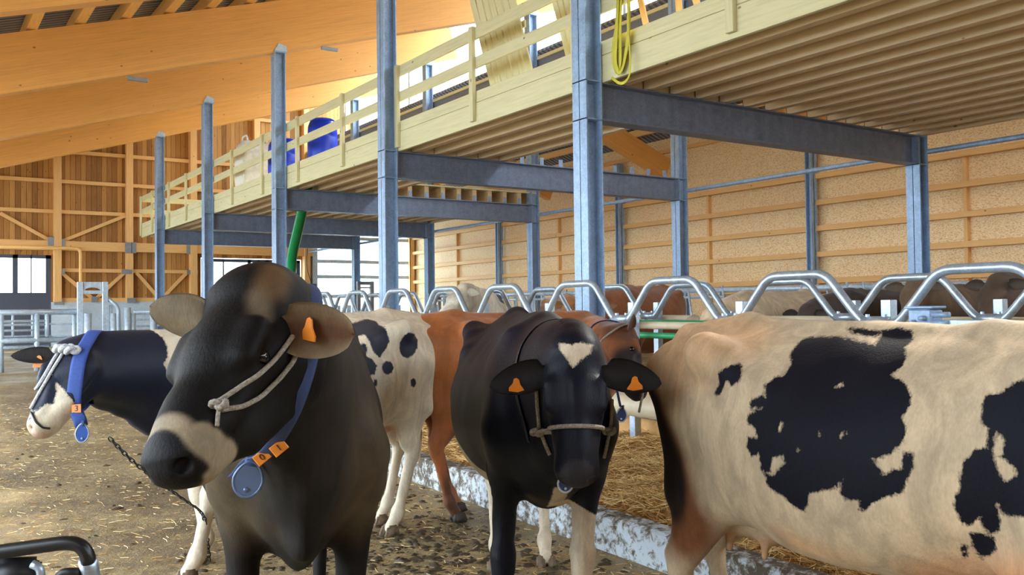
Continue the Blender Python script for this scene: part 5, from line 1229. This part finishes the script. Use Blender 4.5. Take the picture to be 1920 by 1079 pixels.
def clods():
    g = np.random.default_rng(9); V = []; F = []
    for _ in range(3200):
        r = g.random()
        if r < .6: x, y = g.normal(2.25, .45), g.normal(4.6, .6)
        elif r < .8: x, y = g.normal(2.9, .25), g.uniform(3.2, 7)
        else: x, y = g.uniform(-2, 3.1), g.uniform(3.5, 10)
        if x > XC-.05: continue
        s = .007+.03*g.random()**3; h = g.uniform(.2, .6); k = len(V); n1, n2 = 7, 4
        ph = g.random(4)*6
        for i in range(n2+1):
            t = i/n2*PI/2
            for j in range(n1):
                q = 2*PI*j/n1; rr = s*(1+.3*math.sin(2*q+ph[0])+.2*math.sin(3*q+ph[1]+i))
                V.append((x+rr*math.cos(t)*math.cos(q), y+rr*math.cos(t)*math.sin(q), gz(y)-.004+s*h*math.sin(t)*(1+.3*math.sin(q+ph[2]))))
        for i in range(n2):
            for j in range(n1): l = (j+1) % n1; F.append((k+i*n1+j, k+i*n1+l, k+(i+1)*n1+l, k+(i+1)*n1+j))
    o = link('mud_clods', mesh('mud_clods', V, F, M_['clod'], True)); tag(o, 'dark trampled dung clods around the hooves on the aisle', 'dung', kind='stuff')
clods()
def clamp(bmV, bmF, c, r=.04):
    pass
def hump_row(X, Ys, prefix, grp):
    for i, yc in enumerate(Ys):
        zt = 1.633+.0065*yc; zv = 1.315+.007*yc; P_ = .6
        root = empty('stall_divider', (X, yc, gz(yc)), '%s, %s' % (prefix, grp[i]), 'stall divider', prefix+' in a row')
        pts = fillet([(X, yc-P_+.005, zv), (X, yc-.5, zv), (X, yc-.235, zt), (X, yc+.235, zt), (X, yc+.5, zv), (X, yc+P_-.005, zv)], .085, 6)
        tube('divider_tube', pts, .030, M_['tube'], root, 14)
        tube('joint_sleeve', [(X, yc-P_-.09, zv), (X, yc-P_+.09, zv)], .036, M_['tube'], root, 14)
        for a in (-.06, .06):
            bm = bmesh.new(); addbox(bm, (-.012, a-.008, -.06), (.012, a+.008, .05)); addbox(bm, (-.02, a-.012, -.065), (.02, a+.012, -.04))
            bmobj('clamp_bolt', bm, M_['tube'], root, (X, yc-P_, zv))
        zg = gz(yc)+.15; box('support_post', (X+.1, yc-P_-.035, zg), (X+.17, yc-P_+.035, zv+.14), M_['tube'], root)
        box('support_arm', (X+.02, yc-P_-.03, zv-.05), (X+.12, yc-P_+.03, zv+.0), M_['tube'], root)
n1 = ['nearest at the right edge', 'second from the right edge', 'third from the right edge', 'in front of the widest column', 'just right of the piebald back', 'above the white piebald back', 'just left of the second column', 'farther left by the dark cow ear', 'near the far door', 'far down the row', 'farther down the row', 'last of the row']
hump_row(5.0, [2.75-1.2, 2.75, 4.0, 5.2, 6.4, 7.6, 8.78, 9.96, 11.16, 12.36, 13.56, 14.76], 'front row galvanised stall divider hump', n1)
n2 = ['at the right edge', 'crossing the right hand column', 'behind the spotted cow hip', 'right of the widest column', 'behind the widest column', 'left of the widest column', 'behind the front row at mid picture', 'left of mid picture', 'left again', 'near the second column', 'beyond the second column', 'by the far door', 'last']
hump_row(6.4, [2.84, 4.04, 5.24, 6.4, 7.6, 8.8, 10.0, 11.2, 12.4, 13.6, 14.8, 16.0], 'back row galvanised stall divider hump', n2)
for X, z0, m, lab in ((5.2, 1.27, 'cream', 'cream plastic neck rail pipe running under the front divider row'), (6.6, 1.30, 'cream', 'cream plastic neck rail pipe running under the back divider row'), (6.2, 1.265, 'green', 'green plastic pipe running between the divider rows'), (5.32, 1.18, 'green', 'green plastic pipe just below the front neck rail')):
    o = tube('neck_rail' if m == 'cream' else 'water_pipe', [(X, 1.0, z0+.007), (X, 16.5, z0+.006*16)], .032 if m == 'cream' else .026, M_[m], None, 12); tag(o, lab, 'pipe')
o = tube('brisket_tube', [(5.15, .5, .53), (5.15, 16, .80)], .10, M_['cream'], None, 16); tag(o, 'thick cream brisket tube lying at the front of the straw bed', 'pipe')
o = box('brisket_board', (5.32, .5, .1), (5.36, 16, .85), M_['frame']); tag(o, 'low timber board behind the brisket tube', 'board')
o = None
for i, y in enumerate((5.15, 6.35, 7.55)):
    r = empty('stall_bracket', (5.0, y, .2), 'galvanised bracket holding the brisket tube, %s' % ('nearest, seen beside the hanging tag' if i == 0 else 'second along the bed' if i == 1 else 'third along the bed'), 'bracket', 'brisket brackets')
    box('upright', (4.98, y-.04, .2), (5.03, y+.04, .85), M_['tube'], r); bar('brace', (4.99, y, .72), (4.99, y-.42, .36), .03, .1, M_['steel'], r)
# gate arm with lock on the near divider row
def lock():
    c = onX(1735, 597, 4.9); r = empty('gate_lock', c-Vector((0, 0, .05)), 'grey steel gate lock block with bolts above the back of the spotted cow', 'lock')
    z = c.z
    box('lock_housing', (4.84, c.y-.075, z-.055), (4.96, c.y+.075, z+.055), M_['steel'], r, .012)
    box('lock_cap', (4.83, c.y-.09, z+.055), (4.97, c.y+.09, z+.07), M_['steel'], r, .006)
    for pq in [([(4.85, c.y-.03, z), (4.80, c.y-.03, z)], .016), ([(4.85, c.y+.03, z-.02), (4.80, c.y+.03, z-.02)], .012), ([(4.9, c.y, z-.05), (4.9, c.y, z-.13)], .018), ([(4.86, c.y-.07, z+.02), (4.86, c.y-.17, z+.02)], .016), ([(4.86, c.y-.07, z-.03), (4.86, c.y-.17, z-.03)], .02)]: tubes('lock_bolt', [pq], M_['steel'], r)
    bar('lock_rail', (4.88, c.y-.15, z-.035), (4.88, c.y-1.9, z-.045), .05, .055, M_['tube'], r)
lock()
# headlock feed fence
def feed():
    X = 10.6; zz = lambda y: 1.60+.009*y
    for j, (a, b) in enumerate(((-1, 3), (3.05, 7), (7.05, 11), (11.05, 15), (15.05, 19))):
        r = empty('feed_fence', (X, (a+b)/2, gz(a)), 'self locking galvanised feed fence section, %s along the far feed alley' % ORD[j], 'feed fence', 'feed fence sections')
        tubes('fence_rail', [([(X, a, zz(a)+.03), (X, b, zz(b)+.03)], .042), ([(X, a, zz(a)-.08), (X, b, zz(b)-.08)], .022), ([(X, a, gz(a)+.55), (X, b, gz(b)+.55)], .03)], M_['tubew'], r, 10)
        k = 0; y = a+.15
        while y < b:
            tubes('neck_bar', [([(X, y, gz(y)+.55), (X, y, zz(y)+.05)], .02)], M_['tubew'], r, 8)
            tubes('locking_bar', [([(X-.03, y+.22, gz(y)+.55), (X-.03, y+.42, zz(y)+.10)], .018)], M_['tubew'], r, 8)
            tubes('neck_bar', [([(X, y+.5, gz(y)+.55), (X, y+.5, zz(y)+.05)], .02)], M_['tubew'], r, 8)
            y += .75
        for y in (a+.02, b-.02): tubes('fence_post', [([(X+.05, y, gz(y)), (X+.05, y, zz(y)+.08)], .04)], M_['tubew'], r, 10)
feed()
# distant gates on the left
def gates():
    Y = 20.0; g = gz(Y)
    T = lambda pts, r: ([onY(u, v, Y) if v is not None else None for u, v in pts], r)
    r = empty('tube_gate', (1.8, Y, g), 'galvanised tube gate at the far left, in front of the left dark door', 'gate')
    hz = [(586, .055), (603, .03), (609.5, .03), (620, .025), (631, .02), (639, .055), (652, .04)]
    x0 = 0.6
    tubes('gate_rail', [([(x0, Y, onY(40, v, Y).z), (onY(92 if i not in (0, 5) else 147, v, Y).x, Y, onY(40, v, Y).z)], q) for i, (v, q) in enumerate(hz)], M_['tubew'], r)
    for u, q in ((24, .025), (61, .025), (88, .04)): tubes('gate_bar', [([onY(u, 586, Y), onY(u, 632, Y)], q)], M_['tubew'], r)
    p = onY(69, 586, Y); tubes('gate_post', [([p, (p.x, Y, g)], .05)], M_['tubew'], r)
    p = onY(2, 586, Y); tubes('gate_post', [([p, (p.x, Y, g)], .05)], M_['tubew'], r)
    r = empty('tube_gate', (2.7, Y+.1, g), 'thin railed galvanised gate beside the arch frame', 'gate')
    tubes('gate_rail', [([onY(92, v, Y+.1), onY(146, v, Y+.1)], .018) for v in (587, 608, 631, 640)], M_['tubew'], r)
    p = onY(139, 582, Y+.1); tubes('gate_bar', [([p, (p.x, Y+.1, g)], .04)], M_['tubew'], r)
    # arch frame
    r = empty('arch_frame', onY(172, 650, Y-.1), 'galvanised sorting gate frame with an arched header plate', 'gate frame')
    Yq = Y-.1; a = onY(150, 529, Yq); b = onY(197, 529, Yq); g2 = g
    for p, w in ((a, .1), (b, .1)): box('frame_post', (p.x-w/2, Yq-.05, g2 if p is a else 1.0), (p.x+w/2, Yq+.05, p.z), M_['tubew'], r)
    zl = onY(150, 545, Yq).z; c = (a.x+b.x)/2; R = (b.x-a.x)/2-.07; V = []; N_ = 16; zr = zl-.02
    for y in (-.03, .03):
        for i in range(N_+1):
            q = PI*i/N_; x = c-R*math.cos(q); z = zr+R*.5*math.sin(q); V += [(x, Yq+y, z), (x, Yq+y, a.z)]
    F = []; K = 2*(N_+1)
    for i in range(N_): F += [(2*i, 2*i+2, 2*i+3, 2*i+1), (K+2*i, K+2*i+1, K+2*i+3, K+2*i+2), (2*i, K+2*i, K+2*i+2, 2*i+2), (2*i+1, 2*i+3, K+2*i+3, K+2*i+1)]
    link('header_plate', mesh('header_plate', [Vector(v)-r.location for v in V], F, M_['tubew']), None, r, r.location)
    box('cross_bar', (a.x, Yq-.03, zr-.05), (b.x, Yq+.03, zr+.02), M_['tubew'], r)
    tubes('gate_leaf', [(fillet([onY(200, 558, Yq), onY(222, 577, Yq), onY(224, 640, Yq), onY(194, 640, Yq)], .1), .04), ([onY(208, 572, Yq), onY(208, 638, Yq)], .03)], M_['tubew'], r)
    for i, u in enumerate((165, 213, 239, 250, 288)):
        p = onY(u, 588 if u != 239 else 577, Y-.3); 
        q = tubes('gate_post', [([(p.x, Y-.3, g), (p.x, Y-.3, p.z)], .07 if u in (165, 239, 288) else .05)], M_['tubew']); tag(q, 'pale gate post of the far left pen, %s from the arch frame' % ORD[i], 'post', 'posts of the far left pen')
    r = empty('tube_gate', (5.2, Y, g), 'galvanised tube gate right of the arch frame, against the concrete base', 'gate')
    tubes('gate_rail', [([(onY(251, 586, Y).x, Y, onY(251, v, Y).z), (6.4, Y, onY(251, v, Y).z)], q) for v, q in ((586, .05), (600, .02), (612, .02), (625, .02), (634, .02))], M_['tubew'], r)
    q = tubes('water_pipe', [(fillet([(.3, YE-.4, onY(100, 466, YE).z), onY(142, 466, YE-.4), onY(151, 470, YE-.4), onY(151, 600, YE-.4), onY(151, 640, YE-.4)], .15), .045)], M_['purlin']); tag(q, 'pale pipe running along the gable wall and bending down to the gates', 'pipe')
gates()
# small arch frame by the far door, wall box
def far_bits():
    Y = 24.0; g = gz(Y); a = onY(672, 528, Y); b = onY(697, 528, Y); r = empty('arch_frame', ((a.x+b.x)/2, Y, g), 'small grey sorting gate frame in front of the pale far door', 'gate frame')
    for p in (a, b): box('frame_post', (p.x-.05, Y-.05, g), (p.x+.05, Y+.05, p.z), M_['plate'], r)
    box('header_plate', (a.x, Y-.03, a.z-.1), (b.x, Y+.03, a.z), M_['plate'], r); box('cross_bar', (a.x, Y-.03, a.z-.2), (b.x, Y+.03, a.z-.16), M_['plate'], r)
    c = onY(585, 540, YE-.34); r = empty('motor_box', c, 'small dark motor box on the post left of the pale door', 'motor box')
    box('motor_housing', c-Vector((.14, .1, .12)), c+Vector((.14, .1, .14)), M_['dark'], r, .02); tubes('motor_cable', [(fillet([c+Vector((0, 0, .1)), c+Vector((-.2, 0, .7)), c+Vector((-.15, 0, 1.4))], .3), .012)], M_['blackp'], r)
far_bits()
# black handle bar in the near left corner
def barrier():
    d = 1.7; Q = lambda u, v, dd=0: P(u, v, d+dd)
    r = empty('barrier_handle', Q(60, 1400), 'black rubber covered handle bar with galvanised end in the bottom left corner', 'handle bar')
    tube('padded_bar', fillet([Q(-160, 1062), Q(0, 1035), Q(125, 1018), Q(150, 1022), Q(164, 1040), Q(166, 1058)], .02, 6), .0135, M_['rubber'], r, 16)
    tube('metal_elbow', fillet([Q(164, 1052), Q(172, 1085, .02), Q(176, 1400, .02)], .02), .0165, M_['tube'], r, 16)
    c = Q(30, 1090, .02)
    bm = bmesh.new(); bmesh.ops.create_cube(bm, size=1); bmesh.ops.scale(bm, vec=(.11, .03, .065), verts=bm.verts); bmesh.ops.bevel(bm, geom=bm.edges[:], offset=.01, segments=3, affect='EDGES')
    o = bmobj('bracket_box', bm, M_['blackp'], r, Q(22, 1078, .02), True); o.rotation_euler = (0, 0, -TH)
    tube('latch_arm', fillet([Q(60, 1058), Q(76, 1066), Q(78, 1100)], .01), .008, M_['tube'], r, 10)
    tube('latch_arm', fillet([Q(150, 1074), Q(118, 1074), Q(108, 1086), Q(106, 1110)], .01), .009, M_['blackp'], r, 10)
    a = Q(176, 1400, .02); tube('ground_post', [a+Vector((0, 0, .05)), Vector((a.x, a.y, gz(a.y)))], .0165, M_['tube'], r, 12)
barrier()
c_ = onX(1772, 1068, 3.43); o = box('kerb_post', (3.37, c_.y-.03, .1), (3.43, c_.y+.03, .62), M_['tube']); tag(o, 'short galvanised post on the kerb under the belly of the cream cow', 'post')
# ceiling cable bracket on the beams
for i, (u, v, y) in enumerate(((258, 149, 15.8), (618, 92, 15.8), (845, 52, 20.5))):
    c = onY(u, v, y); o = box('cable_bracket', c-Vector((.16, .03, .03)), c+Vector((.16, .03, .03)), M_['plate'])
    tag(o, 'small metal cable bracket under the roof beam, %s' % ('leftmost' if i == 0 else 'right of the tallest capped column' if i == 1 else 'at the bright clerestory'), 'bracket')
# ================================================================== LIGHT
w = bpy.data.worlds.new('sky'); SC.world = w; w.use_nodes = True; nt = w.node_tree; nt.nodes.clear()
bg = nt.nodes.new('ShaderNodeBackground'); wo = nt.nodes.new('ShaderNodeOutputWorld'); nt.links.new(bg.outputs[0], wo.inputs[0])
bg.inputs[0].default_value = (.76, .89, 1, 1); bg.inputs[1].default_value = 7.5
def sun(name, az, el, e, ang, c):
    L = bpy.data.lights.new(name, 'SUN'); L.energy = e; L.angle = math.radians(ang); L.color = c; o = bpy.data.objects.new(name, L); COL.objects.link(o)
    d = Vector((math.cos(el)*math.sin(az), math.cos(el)*math.cos(az), math.sin(el)))
    o.rotation_euler = d.to_track_quat('Z', 'Y').to_euler(); o.location = d*30; return o
sun('sun', math.radians(78), math.radians(38), 6, 2, (1, .95, .86))
SC.view_settings.view_transform = 'Standard'; SC.view_settings.look = 'None'; SC.view_settings.exposure = 0.42; SC.view_settings.gamma = 1
